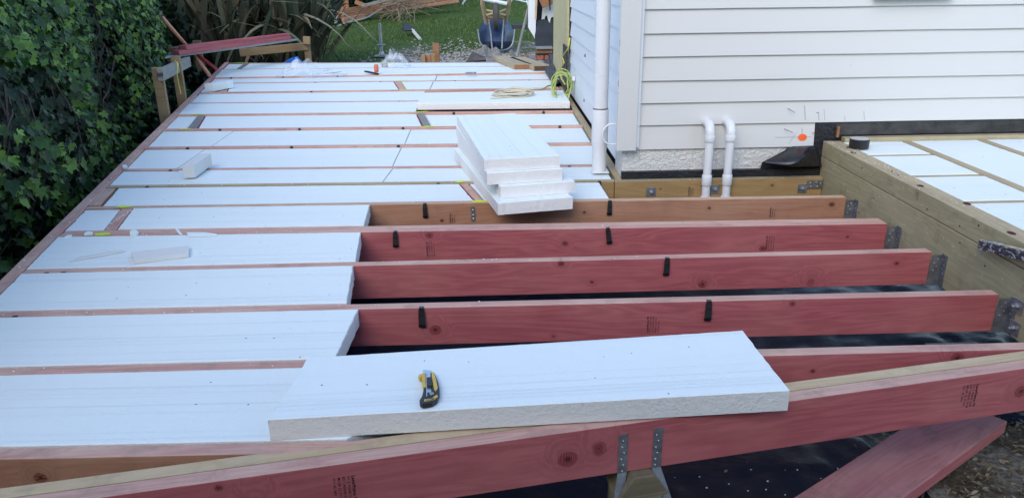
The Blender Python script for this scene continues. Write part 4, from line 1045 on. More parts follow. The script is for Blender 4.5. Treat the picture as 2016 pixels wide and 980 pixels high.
# ================================================================ behind the deck
# rear of the house: porch post, dark opening, torn lining
rr = thing('porch_wall', (.9, 11.5, -.45), 'torn open rear wall with white post, black sheet and ragged cream lining', 'wall')
def quadY(name, pts, Y, mat, th=.03, dy=None):
    vs = [Vector(p) for p in pts]; n = len(vs)
    if dy:
        for v, q in zip(vs, dy): v.y += q
    vs2 = vs + [v+Vector((0, th, 0)) for v in vs]
    return MB().poly(vs2, [tuple(range(n)), tuple(range(2*n-1, n-1, -1))] + [(i, n+i, n+(i+1) % n, (i+1) % n) for i in range(n)]).build(name, mat, rr)
quadY('white_post', [(0.686, 11.600, 0.106), (0.583, 11.600, 0.272), (0.594, 11.600, 1.070), (0.717, 11.600, 1.069)], 0, PAINT2, .1)
quadY('pale_stud', [(0.695, 11.500, 0.383), (0.673, 11.500, 0.397), (0.696, 11.500, 1.069), (0.732, 11.500, 1.069)], 0, PALE, .06)
quadY('dark_opening', [(0.704, 11.900, 0.103), (0.720, 11.900, 1.069), (1.232, 11.900, 1.062), (1.250, 11.900, -0.240), (0.734, 11.900, -0.232)], 0, BLACKPAPER, .05)
quadY('cream_lining', [(0.782, 11.700, 0.341), (0.796, 11.700, 0.526), (0.810, 11.700, 1.068), (1.102, 11.700, 1.064), (1.109, 11.700, 0.365), (0.945, 11.700, 0.410), (0.923, 11.700, 0.403), (0.901, 11.700, 0.325), (0.878, 11.700, 0.368), (0.863, 11.700, 0.433), (0.834, 11.700, 0.419), (0.826, 11.700, 0.376), (0.804, 11.700, 0.384)], 0, PLASTERB, .02)
quadY('brown_panel', [(0.790, 11.500, 0.542), (0.732, 11.500, 0.660), (0.725, 11.500, 1.069), (0.940, 11.500, 1.066), (0.928, 11.500, 0.595)], 0, OLDWOOD, .05)
quadY('steel_strap', [(0.877, 11.400, 0.518), (0.862, 11.400, 0.662), (0.853, 11.400, 1.067), (0.882, 11.400, 1.067), (0.891, 11.400, 0.518)], 0, BLACKPL, .01)
quadY('black_sheet', [(0.668, 11.300, 0.033), (0.661, 11.300, 0.187), (0.705, 11.300, 0.381), (0.784, 11.300, 0.407), (0.841, 11.300, 0.393), (0.870, 11.300, 0.351), (0.913, 11.300, 0.405), (0.930, 11.300, 0.008)], 0, mat_plain('blue_black_sheet', (.025, .032, .042), .6, .35, 6, .3), .02)
st = thing('old_steps', (.75, 10.9, -.45), 'small stack of old timber treads and bricks below the torn opening', 'steps')
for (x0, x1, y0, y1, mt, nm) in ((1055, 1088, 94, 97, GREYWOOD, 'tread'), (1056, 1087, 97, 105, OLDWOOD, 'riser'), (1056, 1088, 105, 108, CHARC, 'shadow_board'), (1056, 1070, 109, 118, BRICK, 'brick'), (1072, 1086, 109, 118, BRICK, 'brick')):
    a, b = Vector((0.657, 11.000, 0.047)), Vector((0.892, 11.000, -0.123))
    fx = lambda px: a.x+(b.x-a.x)*(px-1055)/33; fz = lambda py: a.z+(b.z-a.z)*(py-94)/24
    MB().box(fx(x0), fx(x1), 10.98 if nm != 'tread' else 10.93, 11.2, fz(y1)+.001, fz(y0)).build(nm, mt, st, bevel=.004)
# rubble of broken timber beside the porch
rnd = random.Random(11)
for i in range(18):
    p = Vector((0.572, 12.200, -0.109)); x = p.x + rnd.uniform(-.14, .22); y = 12.2+rnd.uniform(-1.0, .8); L_ = rnd.uniform(.10, .34)
    M = T(x, y, gz(y)+rnd.uniform(.03, .30)*(1 if x > p.x else .6), rnd.uniform(0, 3.1), rnd.uniform(-1.1, 1.1), rnd.uniform(-.5, .5))
    o = MB().box(-L_/2, L_/2, -.05, .05, -.02, .02).build('broken_board', rnd.choice([GREYWOOD, CONCR, GREYWOOD, OLDWOOD]), None, M, bevel=.004)
    tag(o, 'broken board in the small heap below the leaning handle by the porch post', 'broken board', 'broken boards heaped by the porch post')
for i in range(9):
    p = Vector((0.697, 13.926, -0.383)); M = T(p.x+rnd.uniform(-.5, .35), 11.6+rnd.uniform(-.5, .7), -.4, rnd.uniform(0, 3), rnd.uniform(-.3, .3))
    o = MB().box(-.11, .11, -.055, .055, -.035, .04).build('brick', BRICK, None, M, bevel=.006); tag(o, 'loose red brick in the soil at the foot of the rubble heap', 'brick', 'loose red bricks by the porch')
for (a, b, mt, lab) in (((0.408, 11.600, -0.143), (0.706, 12.300, 0.852), GREYWOOD, 'long grey wooden handle leaning over the rubble against the porch post'),):
    o = MB().tube([a, b], .021, 8).build('wooden_pole', mt, None, smooth=True); tag(o, lab, 'tool handle')
# pile of grey fibrous rubble
p = (0.005, 13.750, -0.389); px0, px1 = Vector((-0.290, 12.200, -0.096)), Vector((0.321, 12.200, -0.105)); cx = (px0.x+px1.x)/2; hw = (px1.x-px0.x)/2
n = 60; vs = []
for j in range(n+1):
    for i in range(n+1):
        u, v = i/n*2-1, j/n*2-1; r = math.hypot(u, v); x = cx-.02+u*hw*1.2; y = 12.3+v*.5
        h = .46*max(0, 1-r**4)*(.75+.5*noise.noise((u*2, v*2, 6))) + .035*noise.noise((u*8, v*8, 1))*max(0, 1.1-r) + .012*noise.noise((u*22, v*22, 1))*max(0, 1.1-r)
        vs.append((x, y, gz(y)-.05+h))
o = raw('rubble_heap', vs, [(j*(n+1)+i, j*(n+1)+i+1, (j+1)*(n+1)+i+1, (j+1)*(n+1)+i) for j in range(n) for i in range(n)], mat_plain('pale_grey_rubble', (.40, .39, .37), .95, .4, 30, 1., dist=.03), smooth=False)
tag(o, 'heap of pale grey rubble in front of the blue wheelbarrow', 'rubble heap')
a, b, c_ = (-0.321, 11.200, -0.146), (-0.235, 11.400, -0.034), (-0.039, 11.200, -0.130)
vs = [Vector(a), Vector(c_), Vector((-0.054, 11.500, -0.118)), Vector(b)]; vs2 = vs + [v+Vector((0, .03, -.03)) for v in vs]
o = MB().poly(vs2, [(0, 1, 2, 3), (7, 6, 5, 4), (0, 4, 5, 1), (1, 5, 6, 2), (2, 6, 7, 3), (3, 7, 4, 0)]).build('slate_tile', mat_plain('brown_slate', (.10, .085, .075), .7, .3, 20, .4), None); tag(o, 'dark brown slab leaning left of the grey rubble heap', 'slab')
# posts and blocks at the far edge
def stub(px0, px1, pt, pb, Y, mt, lab, nm='timber_block'): pass
for (a, b, lab) in (((-0.804, 11.400, -0.182), (-0.711, 11.400, 0.087), 'upright brown peg behind the far edge, tallest of the four pieces'), ((-0.913, 10.700, -0.102), (-0.859, 10.700, -0.002), 'short timber block at the far edge, left of three'),
                    ((-0.858, 10.750, -0.109), (-0.788, 10.750, -0.005), 'short timber block at the far edge, middle of three'), ((-0.779, 10.700, -0.104), (-0.729, 10.700, 0.009), 'short timber block at the far edge, right of three')):
    a = Vector(a); b = Vector(b)
    o = MB().box(a.x, b.x, a.y, a.y+.08, -.5, b.z).build('timber_peg', TAN if 'middle' in lab else OLDWOOD if 'peg' in lab else GOLD, None, bevel=.003); tag(o, lab, 'timber peg', 'timber pegs beyond the far edge')
# gravel scattered on the soil patch
m = MB()
for i in range(2600):
    x = rnd.gauss(-.3, .9); y = 13.5+rnd.gauss(0, 1.1)
    if x > .9 or y < 10.5: continue
    r = rnd.uniform(.008, .035); z = gz(y)
    v = [Vector((x, y, z+r*.8))] + [Vector((x+r*math.cos(a_)*rnd.uniform(.6, 1.3), y+r*math.sin(a_)*rnd.uniform(.6, 1.3), z)) for a_ in (0, 1.57, 3.14, 4.71)]
    m.poly(v, [(0, 1, 2), (0, 2, 3), (0, 3, 4), (0, 4, 1)])
tag(m.build('rubble_gravel', CONCR), 'pale gravel and plaster crumbs over the soil beyond the deck', 'gravel', kind='stuff')
# adjustable steel jack / pole foot
jk = Vector((-1.901, 14.102, -0.379)); jx, jy = jk.x, jk.y; jz = jk.z
t = thing('steel_jack_stand', (jx, jy, jz), 'upright galvanised threaded post on round plates standing on the lawn', 'jack stand')
MB().lathe([(.13, 0), (.135, .006), (.135, .022), (.13, .026)], 28, T(jx, jy, jz+.02)).build('base_plate', GALV, t)
MB().lathe([(.05, .0), (.085, .008), (.05, .016)], 24, T(jx, jy, jz+.22)).build('collar_plate', GALV, t)
MB().lathe([(.032, 0), (.026, .20), (.026, .54)], 16, T(jx, jy, jz+.05)).build('post_body', GALV, t, smooth=True)
MB().lathe([(.05, 0), (.035, .05)], 12, T(jx, jy, jz+.06)).build('foot_nut', GALV, t)
# shovel lying on the grass
p = Vector((-1.688, 17.808, -0.243)); e1 = Vector((-1.410, 16.567, -0.296)); hd = Vector((-1.845, 18.396, -0.218))
t = thing('shovel', (p.x, p.y, p.z), 'short shovel with dark square blade and pale handle lying on the lawn', 'shovel')
u = (e1-hd); u.z = 0; u.normalize(); v = Vector((-u.y, u.x, 0))
Ms = Matrix(((v.x, u.x, 0, hd.x), (v.y, u.y, 0, hd.y), (0, 0, 1, gz(hd.y)+.05), (0, 0, 0, 1)))
hp = [Vector((-1.886, 17.400, -0.113)), Vector((-1.844, 17.600, 0.001)), Vector((-1.598, 17.400, -0.075)), Vector((-1.617, 17.100, -0.128)), Vector((-1.791, 17.100, -0.136))]
MB().poly(hp + [q+Vector((0, .03, -.02)) for q in hp], [(0, 1, 2, 3, 4), (9, 8, 7, 6, 5)] + [(i, 5+i, 5+(i+1) % 5, (i+1) % 5) for i in range(5)]).build('shovel_blade', CHARC, t)
MB().tube([(-1.627, 17.200, -0.135), (-1.412, 16.600, -0.288)], .035, 8).build('handle', mat_plain('pale_handle', (.5, .49, .44), .6, .2, 20, .2), t)

# wheelbarrow tipped up on its nose, underside towards the deck
WY = 14.6
wb = thing('wheelbarrow', (.13, WY, -.36), 'blue wheelbarrow tipped up on the soil with yellowish handles and dusty wheel', 'wheelbarrow')
def W_(px, py, Y): return Vector((px, py, Y))
rim = [(-0.186, 14.500, 0.039), (-0.146, 14.500, -0.185), (-0.018, 14.450, -0.282), (0.148, 14.400, -0.307), (0.334, 14.450, -0.296), (0.439, 14.500, -0.203), (0.488, 14.500, 0.011)]
tray = [[(-0.091, 14.900, 0.209), (0.050, 14.750, 0.216), (0.274, 14.750, 0.212), (0.390, 14.900, 0.202)],
        [(-0.131, 14.800, 0.089), (0.028, 14.550, 0.121), (0.287, 14.550, 0.117), (0.423, 14.800, 0.081)],
        [(-0.180, 14.700, -0.012), (0.007, 14.400, 0.008), (0.300, 14.400, 0.003), (0.485, 14.700, -0.022)],
        [(-0.155, 14.600, -0.167), (0.012, 14.300, -0.144), (0.287, 14.300, -0.148), (0.452, 14.600, -0.176)],
        [(-0.065, 14.600, -0.286), (0.046, 14.350, -0.282), (0.258, 14.350, -0.286), (0.375, 14.600, -0.293)]]
vs = [Vector(p) for r_ in tray for p in r_]
m = MB().poly(vs, [(j*4+i, j*4+i+1, (j+1)*4+i+1, (j+1)*4+i) for j in range(4) for i in range(3)])
o = m.build('tray', BLUEPL, wb, smooth=True); o.modifiers.new('t', 'SOLIDIFY').thickness = .02
MB().tube(spline([(-0.186, 14.550, 0.053)] + rim[1:-1] + [(0.480, 14.550, 0.043)], 4), .016, 8).build('rim', GALV, wb, smooth=True)
MB().tube([(-0.087, 14.000, 0.914), (-0.090, 14.300, 0.503), (-0.026, 14.600, 0.154)], .042, 8).build('handle', PALE, wb)
MB().tube([(0.410, 14.000, 0.908), (0.378, 14.300, 0.497), (0.307, 14.600, 0.150)], .042, 8).build('handle', GREENTOP, wb)
MB().tube([(-0.070, 14.200, 0.583), (0.340, 14.200, 0.501)], .034, 8).build('cross_bar', WHITEM, wb)
MB().tube([(0.021, 14.300, 0.242), (0.064, 14.250, -0.264)], .016, 8).build('leg_strut', GALV, wb)
MB().tube([(0.275, 14.300, 0.239), (0.238, 14.250, -0.267)], .016, 8).build('leg_strut', GALV, wb)
MB().tube([(0.004, 14.300, 0.269), (0.284, 14.300, 0.256)], .018, 8).build('axle_bar', OLDWOOD, wb)
for a, b in (((-0.039, 14.400, 0.394), (0.096, 14.300, 0.371)), ((-0.023, 14.400, 0.307), (0.095, 14.300, 0.337)), ((0.334, 14.400, 0.398), (0.195, 14.300, 0.361)), ((0.314, 14.400, 0.302), (0.195, 14.300, 0.335))):
    MB().tube([a, b], .019, 6).build('brace', PALE, wb)
w0 = Vector((0.139, 14.250, 0.304))
wl = MB().lathe([(.10, -.05), (.20, -.052), (.235, -.035), (.245, 0), (.235, .035), (.20, .052), (.10, .05)], 28, T(w0.x, w0.y+.02, w0.z, 0, RAD(90))).build('wheel', RUBBER, wb, smooth=True)
# white trestle frame behind the wheelbarrow
t = thing('metal_trestle', (.6, 17, -.3), 'white metal trestle frame standing on the lawn behind the wheelbarrow', 'metal frame')
for a, b in (((0.500, 16.500, 0.505), (0.821, 16.500, 0.431)), ((0.542, 16.500, 0.544), (0.884, 16.500, 0.510)), ((0.791, 16.500, 0.541), (0.831, 16.500, 0.322)), ((0.521, 16.500, 0.524), (0.457, 16.500, 0.397))): MB().tube([a, b], .014, 6).build('frame_tube', WHITEM, t)
o = MB().tube([(-0.803, 26.077, 0.021), (-0.770, 28.000, 0.092)], .04, 6).build('white_stick', WHITEM, None); tag(o, 'short white stick standing in the far grass', 'stick')
p = Vector((0.801, 18.260, -0.224)); o = MB().box(p.x-.25, p.x+.35, p.y, p.y+.3, p.z-.05, p.z+.10).build('dark_block', CHARC, None, bevel=.02); tag(o, 'dark block in the grass behind the rubble heap', 'block')

# timber pile with brush
tpile = [((-3.917, 20.600, 0.140), (-1.433, 27.000, 0.586), .50), ]
def plank3(name, a, b, w_, h_, mt, label, group='old brown boards piled on the lawn', cat='timber board', parent=None):
    a = Vector(a); b = Vector(b); d = b-a; L_ = d.length; ang = math.atan2(d.y, d.x); el = math.asin(d.z/L_)
    M = Matrix.Translation(a) @ Matrix.Rotation(ang, 4, 'Z') @ Matrix.Rotation(-el, 4, 'Y')
    o = MB().box(0, L_, 0, w_, -h_, 0).build(name, mt, parent, M, bevel=.004)
    if label: tag(o, label, cat, group)
    return o
plank3('old_board', (-3.841, 20.200, 0.158), (-0.846, 22.800, 0.537), .06, .22, OLDWOOD, 'long wide brown board standing on edge in the pile on the lawn')
plank3('old_board', (-3.771, 20.000, -0.026), (-0.800, 22.400, 0.239), .30, .03, OLDWOOD, 'brown board lying flat under the wide one')
plank3('old_board', (-3.546, 19.800, -0.005), (-3.084, 20.400, 0.052), .08, .12, TAN, 'short lighter brown board at the near end of the pile')
plank3('old_board', (-1.900, 21.600, 0.181), (-0.797, 22.400, 0.319), .05, .10, TAN, 'thin light brown board leaning on the far half of the pile')
plank3('old_board', (-3.311, 20.400, 0.397), (-2.967, 20.400, 0.247), .10, .10, OLDWOOD, 'grey brown board end sticking up left of the brush')
plank3('old_board', (-3.137, 20.200, 0.282), (-2.377, 20.600, 0.451), .06, .07, GREYWOOD, 'grey rail lying across the top of the pile')
plank3('old_board', (-2.955, 21.000, 0.145), (-2.526, 21.200, 0.232), .06, .07, OLDWOOD, 'dark brown rail under the brush')
p = Vector((-3.613, 20.200, 0.167)); o = MB().box(p.x-.04, p.x+.04, p.y-.1, p.y, p.z-.4, p.z+.10).build('old_post', OLDWOOD, None, bevel=.004); tag(o, 'short upright post end at the near end of the board pile', 'post')
p = Vector((-3.576, 20.500, 0.324)); o = MB().box(p.x-.06, p.x+.06, p.y, p.y+.1, p.z-.3, p.z+.5).build('old_post', OLDWOOD, None, bevel=.004); tag(o, 'upright brown post rising behind the board pile', 'post')
a, b = Vector((-3.952, 19.600, -0.119)), Vector((-3.702, 19.600, 0.056))
o = MB().box(a.x, b.x, 19.6, 19.9, a.z, b.z).build('white_box', PLASTERB, None, bevel=.01); tag(o, 'white box at the near end of the brown board pile', 'box')
# brush
m = MB()
for i in range(80):
    a = Vector((-2.120, 20.600, 0.251)) + Vector((rnd.gauss(0, .2), rnd.gauss(0, .2), rnd.gauss(0, .07)))
    d = Vector((rnd.gauss(-.15, .8), rnd.gauss(-.2, .4), rnd.gauss(0, .35))).normalized()*rnd.uniform(.4, .95)
    pa = [a]; q = a.copy()
    for j in range(4):
        q = q + d*.25 + Vector((rnd.gauss(0, .05), rnd.gauss(0, .05), rnd.gauss(0, .05))); pa.append(q.copy())
    m.tube(pa, rnd.choice([.006, .008, .012]), 4)
tag(m.build('dry_brush', mat_plain('brown_twigs', (.22, .17, .12), .9, .3, 20, .2)), 'tangle of bare grey twigs heaped on the brown boards', 'brush', kind='stuff')
o = MB().tube(spline([(-3.587, 19.200, -0.157), (-3.418, 19.300, -0.095), (-2.970, 19.600, -0.002), (-2.732, 20.200, 0.131), (-2.411, 20.800, 0.272)]), .022, 6).build('bare_branch', GREYWOOD, None); tag(o, 'long bare curved branch lying in front of the board pile', 'branch')

# grey bin and junk by the flax
bn = Vector((-3.809, 17.193, -0.271)); by = 16.6
t = thing('grey_bin', ((-3.672, 16.600, -0.163)[0], by, -.3), 'grey plastic bin with pale blue lid standing by the flax bush', 'bin')
c0, c1, c2, c3 = Vector((-3.834, 16.600, -0.222)), Vector((-3.529, 16.600, -0.206)), Vector((-3.579, 16.700, 0.133)), Vector((-3.884, 16.700, 0.117))
vs = [c0, c1, c2, c3]; vs2 = vs+[v+Vector((.05, .38, 0)) for v in vs]
MB().poly(vs2, [(0, 1, 2, 3), (7, 6, 5, 4), (0, 4, 5, 1), (1, 5, 6, 2), (2, 6, 7, 3), (3, 7, 4, 0)]).build('bin_body', GREYBIN, t, bevel=.03, segs=2)
c2, c3 = Vector((-3.536, 16.600, 0.148)), Vector((-3.870, 16.600, 0.133)); c4, c5 = Vector((-3.650, 17.000, 0.269)), Vector((-3.865, 17.000, 0.242))
vs = [c3, c2, c4, c5]; vs2 = [v+Vector((0, 0, .06)) for v in vs]
MB().poly(vs+vs2, [(3, 2, 1, 0), (4, 5, 6, 7), (0, 1, 5, 4), (1, 2, 6, 5), (2, 3, 7, 6), (3, 0, 4, 7)]).build('lid', mat_plain('pale_blue_lid', (.5, .58, .68), .4, .1, 10, .1), t, bevel=.02, segs=2)
for f in (.3, .62):
    a = c3.lerp(c2, f); b = c5.lerp(c4, f); MB().tube([a+Vector((0, -.01, .07)), b+Vector((0, 0, .075))], .018, 6).build('black_strap', BLACKPL, t)
MB().lathe([(.07, 0), (.09, .02)], 14, Matrix.Translation(c3.lerp(c2, .35)+Vector((0, -.01, -.05))) @ Matrix.Rotation(RAD(90), 4, 'X')).build('dark_wheel', BLACKPL, t)
t = thing('junk_tool', ((-3.877, 16.000, 0.101)[0], 16.0, -.3), 'small dark and chrome power tool lying under the flax beside the grey bin', 'tool')
MB().tube([(-4.020, 16.000, 0.084), (-3.885, 16.000, 0.121), (-3.736, 16.000, 0.109)], .05, 8).build('tool_body', CHARC, t)
MB().tube([(-4.006, 15.900, 0.071), (-3.938, 15.900, 0.147)], .035, 8).build('chrome_end', WHITEM, t)
MB().tube(spline([(-4.005, 15.900, 0.081), (-3.872, 15.900, 0.030), (-3.716, 15.900, 0.086), (-3.700, 15.900, 0.144)], 4), .014, 6).build('metal_guard', STEEL, t)
# blue tarp bit
vs = [Vector(p) for p in ((-2.821, 10.900, -0.088), (-2.743, 11.000, -0.045), (-2.666, 11.100, -0.029), (-2.598, 10.900, -0.078), (-2.610, 10.900, -0.125), (-2.811, 10.900, -0.122))]
o = MB().poly(vs + [v+Vector((0, .25, -.1)) for v in vs], [(0, 1, 2, 3, 4, 5)] + [(i, 6+i, 6+(i+1) % 6, (i+1) % 6) for i in range(6)]).build('blue_tarp', BLUETARP, None); tag(o, 'bright blue tarp corner showing behind the far edge of the deck', 'tarp')

# ---------------------------------------------------------------- profile fence by the hedge
def post(px, pt, Y, w_, mt, label, lean=0, zt=None):
    c = Vector(pt); M = T(c.x, Y, 0, RAD(8), lean)
    o = MB().box(-w_/2, w_/2, -.025, .025, -.55, c.z).build('timber_post', mt, None, M, bevel=.003); tag(o, label, 'timber post', 'posts of the set-out rails')
post(0, (-2.649, 6.350, 0.376), 6.35, .078, POSTW, 'nearest square timber post beside the ivy, holding the near rail')
post(0, (-2.804, 7.150, 0.382), 7.15, .078, POSTW, 'second timber post from the ivy, behind the near rail')
post(0, (-3.702, 10.200, 0.275), 10.2, .10, POSTW, 'timber post under the left end of the pink boards')
p = (-2.408, 10.600, 0.248); post(0, p, 10.6, .085, POSTW, 'timber post at the lawn end of the far rail')
plank3('set_out_rail', (-2.569, 6.250, 0.375), (-2.955, 7.900, 0.302), .045, .095, GREYWOOD, 'near grey set-out rail running towards the flax', 'set-out rails', 'rail')
plank3('set_out_rail', (-3.296, 10.550, 0.129), (-2.396, 10.550, 0.200), .045, .10, POSTW, 'far set-out rail on the lawn side under the pink boards', 'set-out rails', 'rail')
plank3('set_out_rail', (-2.429, 10.500, 0.282), (-2.338, 10.500, 0.275), .045, .10, POSTW, 'short block on top of the lawn end post', 'set-out rails', 'rail')
plank3('steel_channel', (-3.362, 8.000, 0.283), (-2.462, 10.400, 0.259), .10, .022, mat_plain('grey_channel', (.24, .26, .27), .5, .15, 20, .1), 'long grey channel lying across the set-out rails under the pink boards', None, 'channel')
plank3('pink_board', (-3.210, 8.300, 0.326), (-2.525, 10.300, 0.300), .10, .045, [PINK], 'lower pink board of the three stacked on the set-out rails', 'pink boards on the set-out rails')
plank3('pink_board', (-3.289, 8.450, 0.344), (-3.118, 9.100, 0.337), .09, .04, [TAN], 'short orange brown end piece of the stacked boards', 'pink boards on the set-out rails')
plank3('pink_board', (-3.167, 8.400, 0.367), (-2.553, 10.350, 0.334), .10, .045, [mat_timber('red_pink_board', (.47, .12, .14), (.33, .07, .085), (.52, .2, .2))], 'top pink board of the three stacked on the set-out rails', 'pink boards on the set-out rails')
o = MB().tube([(-3.347, 8.300, 0.691), (-3.302, 8.450, 0.530), (-3.256, 8.650, 0.346)], [.019, .021, .019], 10).build('wooden_pole', COPPER, None, smooth=True); tag(o, 'pale orange tool handle leaning up over the pink boards', 'tool handle')
o = MB().tube([(-3.200, 8.700, 0.223), (-2.969, 8.400, 0.061)], .020, 10).build('wooden_pole', COPPER, None, smooth=True); tag(o, 'pale orange shaft continuing below the boards to the deck edge', 'tool handle')
o = MB().tube([(-3.248, 8.900, 0.225), (-3.058, 8.900, 0.060)], .020, 10).build('red_pole', REDP, None, smooth=True); tag(o, 'red tool handle below the pink boards', 'tool handle')
o = MB().tube(spline([(-2.752, 7.000, 0.358), (-2.696, 6.900, 0.334), (-2.716, 6.900, 0.239), (-2.709, 6.900, 0.085)]), .004, 4).build('yellow_string', STRINGM, None); tag(o, 'thin yellow string line hanging from the near set-out rail', 'string')

# ================================================================ vegetation
nprng = np.random.default_rng(5)
def hedgeX(y, z): return -1.63 - .215*y + .10*math.sin(y*1.7+z*2) + .12*noise.noise((y*.8, z*1.2, 2)) - .03*z
def ivy_shape(s=1.):
    pts = [(0, -.02), (.26, -.16), (.52, .02), (.36, .24), (.46, .52), (.18, .52), (0, .92), (-.18, .52), (-.46, .52), (-.36, .24), (-.52, .02), (-.26, -.16)]
    return [(x*s, y*s, .09*s*abs(x)*2 - .05*s*y*y) for x, y in pts]
def leafmesh(name, mat, s, j):
    r = random.Random(j); pts = [(x*r.uniform(.85, 1.15), y*r.uniform(.88, 1.12), z+r.uniform(-.06, .06)*s) for x, y, z in ivy_shape(s)]
    c = (0, .2*s, -.02*s); vs = [c]+pts; n = len(pts)
    me = bpy.data.meshes.new(name); me.from_pydata(vs, [], [(0, 1+i, 1+(i+1) % n) for i in range(n)]); me.materials.append(mat)
    me.polygons.foreach_set('use_smooth', [True]*n); return me
LEAVES = [leafmesh('leaf', IVY, .085, j) for j in range(7)]
ivy = thing('ivy_hedge', (-2.3, 4, -.5), 'tall dense ivy hedge with dark gaps and bright green outer leaves along the left side', 'hedge')
def leafM(y, z, depth, s, out_=.5):
    x = hedgeX(y, z) - depth
    nrm_ = Vector((1, -.15, .45)) + Vector((nprng.normal()*out_, nprng.normal()*out_, nprng.normal()*out_*.8)); nrm_.normalize()
    tip = Vector((.2+nprng.normal()*.25, nprng.normal()*.6, -1)); tip = (tip - nrm_*tip.dot(nrm_)).normalized()
    xx = tip.cross(nrm_)
    return Matrix(((xx.x*s, tip.x*s, nrm_.x*s, x), (xx.y*s, tip.y*s, nrm_.y*s, y), (xx.z*s, tip.z*s, nrm_.z*s, z), (0, 0, 0, 1)))
def thin(y, z): return noise.noise((y*.9+3, z*1.1, 7))   # patches
cnt = 0; rn = random.Random(4)
while cnt < 300:
    y = 2.2+rn.random()**1.2*4.2; z = rn.uniform(-.35, 1.25)
    if thin(y, z) < -.18 or rn.random() > .35+.6*(z+.35)/1.6: continue
    inst('leaf', LEAVES[cnt % 7], ivy, leafM(y, z, -.03+rn.uniform(-.03, .05), rn.uniform(.55, 1.15), .4)); cnt += 1
tmpl = [np.array([v.co[:] for v in me.vertices]) for me in LEAVES]
def bulk(name, N, yr, zr, mat, dmin, dmax, smin, smax, parent, keep):
    V = []; F = []; b = 0; made = 0
    while made < N:
        y = yr[0]+(yr[1]-yr[0])*nprng.random(); z = zr[0]+(zr[1]-zr[0])*nprng.random()
        if not keep(y, z): continue
        Mx = np.array(leafM(y, z, dmin+(dmax-dmin)*nprng.random(), smin+(smax-smin)*nprng.random(), .55)); t_ = tmpl[made % 7]
        V.append(t_ @ Mx[:3, :3].T + Mx[:3, 3]); n = len(t_)-1
        F.append([[b, b+1+i, b+1+(i+1) % n] for i in range(n)]); b += n+1; made += 1
    V = np.concatenate(V) - np.array(WM[parent].translation); F = np.concatenate(F)
    me = bpy.data.meshes.new(name); me.vertices.add(len(V)); me.vertices.foreach_set('co', V.ravel()); me.loops.add(F.size); me.loops.foreach_set('vertex_index', F.ravel().astype(np.int32))
    me.polygons.add(len(F)); me.polygons.foreach_set('loop_start', np.arange(0, F.size, 3, dtype=np.int32)); me.polygons.foreach_set('loop_total', np.full(len(F), 3, dtype=np.int32)); me.update(calc_edges=True); me.materials.append(mat)
    o = put(bpy.data.objects.new(name, me), parent, WM[parent]); tag(o, kind='stuff'); return o
bulk('outer_foliage', 7500, (1.2, 9.6), (-.5, 1.25), IVY, -.04, .09, .35, .85, ivy, lambda y, z: thin(y, z) > -.12-.15*(z > .6) and nprng.random() < .3+.7*min(1, max(0, (z+.4)/1.3)))
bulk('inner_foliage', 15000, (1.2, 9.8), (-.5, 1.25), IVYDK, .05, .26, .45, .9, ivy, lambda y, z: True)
# backing mass and stems
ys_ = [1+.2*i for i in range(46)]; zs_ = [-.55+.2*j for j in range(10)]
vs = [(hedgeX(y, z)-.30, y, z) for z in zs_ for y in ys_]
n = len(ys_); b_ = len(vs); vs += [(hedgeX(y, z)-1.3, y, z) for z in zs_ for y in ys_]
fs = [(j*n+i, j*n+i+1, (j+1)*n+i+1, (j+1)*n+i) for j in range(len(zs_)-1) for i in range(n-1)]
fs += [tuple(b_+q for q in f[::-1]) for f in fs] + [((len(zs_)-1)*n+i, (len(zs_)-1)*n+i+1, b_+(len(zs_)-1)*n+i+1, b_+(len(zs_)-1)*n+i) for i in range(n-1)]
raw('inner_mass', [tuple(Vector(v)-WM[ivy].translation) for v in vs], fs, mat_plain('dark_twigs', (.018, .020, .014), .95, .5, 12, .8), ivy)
m = MB()
for i in range(70):
    y = rn.uniform(2, 9); z = rn.uniform(-.5, .5); d = rn.uniform(0, .1); pa = []
    for j in range(7):
        pa.append((hedgeX(y, z)-d+.02*rn.random(), y, z)); y += rn.gauss(.02, .07); z += rn.uniform(.03, .16)
    m.tube(pa, rn.choice([.003, .005, .007]), 4, cap=False)
tag(m.build('ivy_stems', STEMM, ivy), kind='stuff')
# flax
flax = thing('flax_bush', (-3.6, 12.2, -.45), 'big flax bush of long grey green sword leaves behind the pink boards', 'bush')
def blade_mesh(j, mat):
    r = random.Random(j); L_ = r.uniform(1.7, 2.6); bend = r.uniform(.15, 1.5) if j % 3 else r.uniform(.05, .35); w0_ = r.uniform(.032, .055); vs = []; k = 10
    ang = r.uniform(.0, .25); x = 0; z = 0; kink = r.random() < .35; kp = r.uniform(.5, .8)
    for i in range(k+1):
        t = i/k; w_ = w0_*(.55+.9*t if t < .45 else .955*(1-((t-.45)/.55)**2.0)+.02)
        vs += [(x, -w_, z), (x+w_*.35*0-.25*w_, 0, z-.1*w_), (x, w_, z)]
        a_ = ang + bend*t*t + (.9 if kink and t > kp else 0); x += math.sin(a_)*L_/k; z += math.cos(a_)*L_/k
    fs = [(3*i+q, 3*i+q+1, 3*i+q+4, 3*i+q+3) for i in range(k) for q in (0, 1)]
    me = bpy.data.meshes.new('blade'); me.from_pydata(vs, [], fs); me.materials.append(mat); me.polygons.foreach_set('use_smooth', [True]*len(fs)); return me
BL = [blade_mesh(j, FLAX) for j in range(16)]
fl = [(-4.55, 11.9), (-4.1, 12.4), (-3.75, 11.7), (-3.3, 12.1), (-4.9, 12.6), (-2.95, 12.3), (-3.6, 12.9), (-4.3, 11.5)]
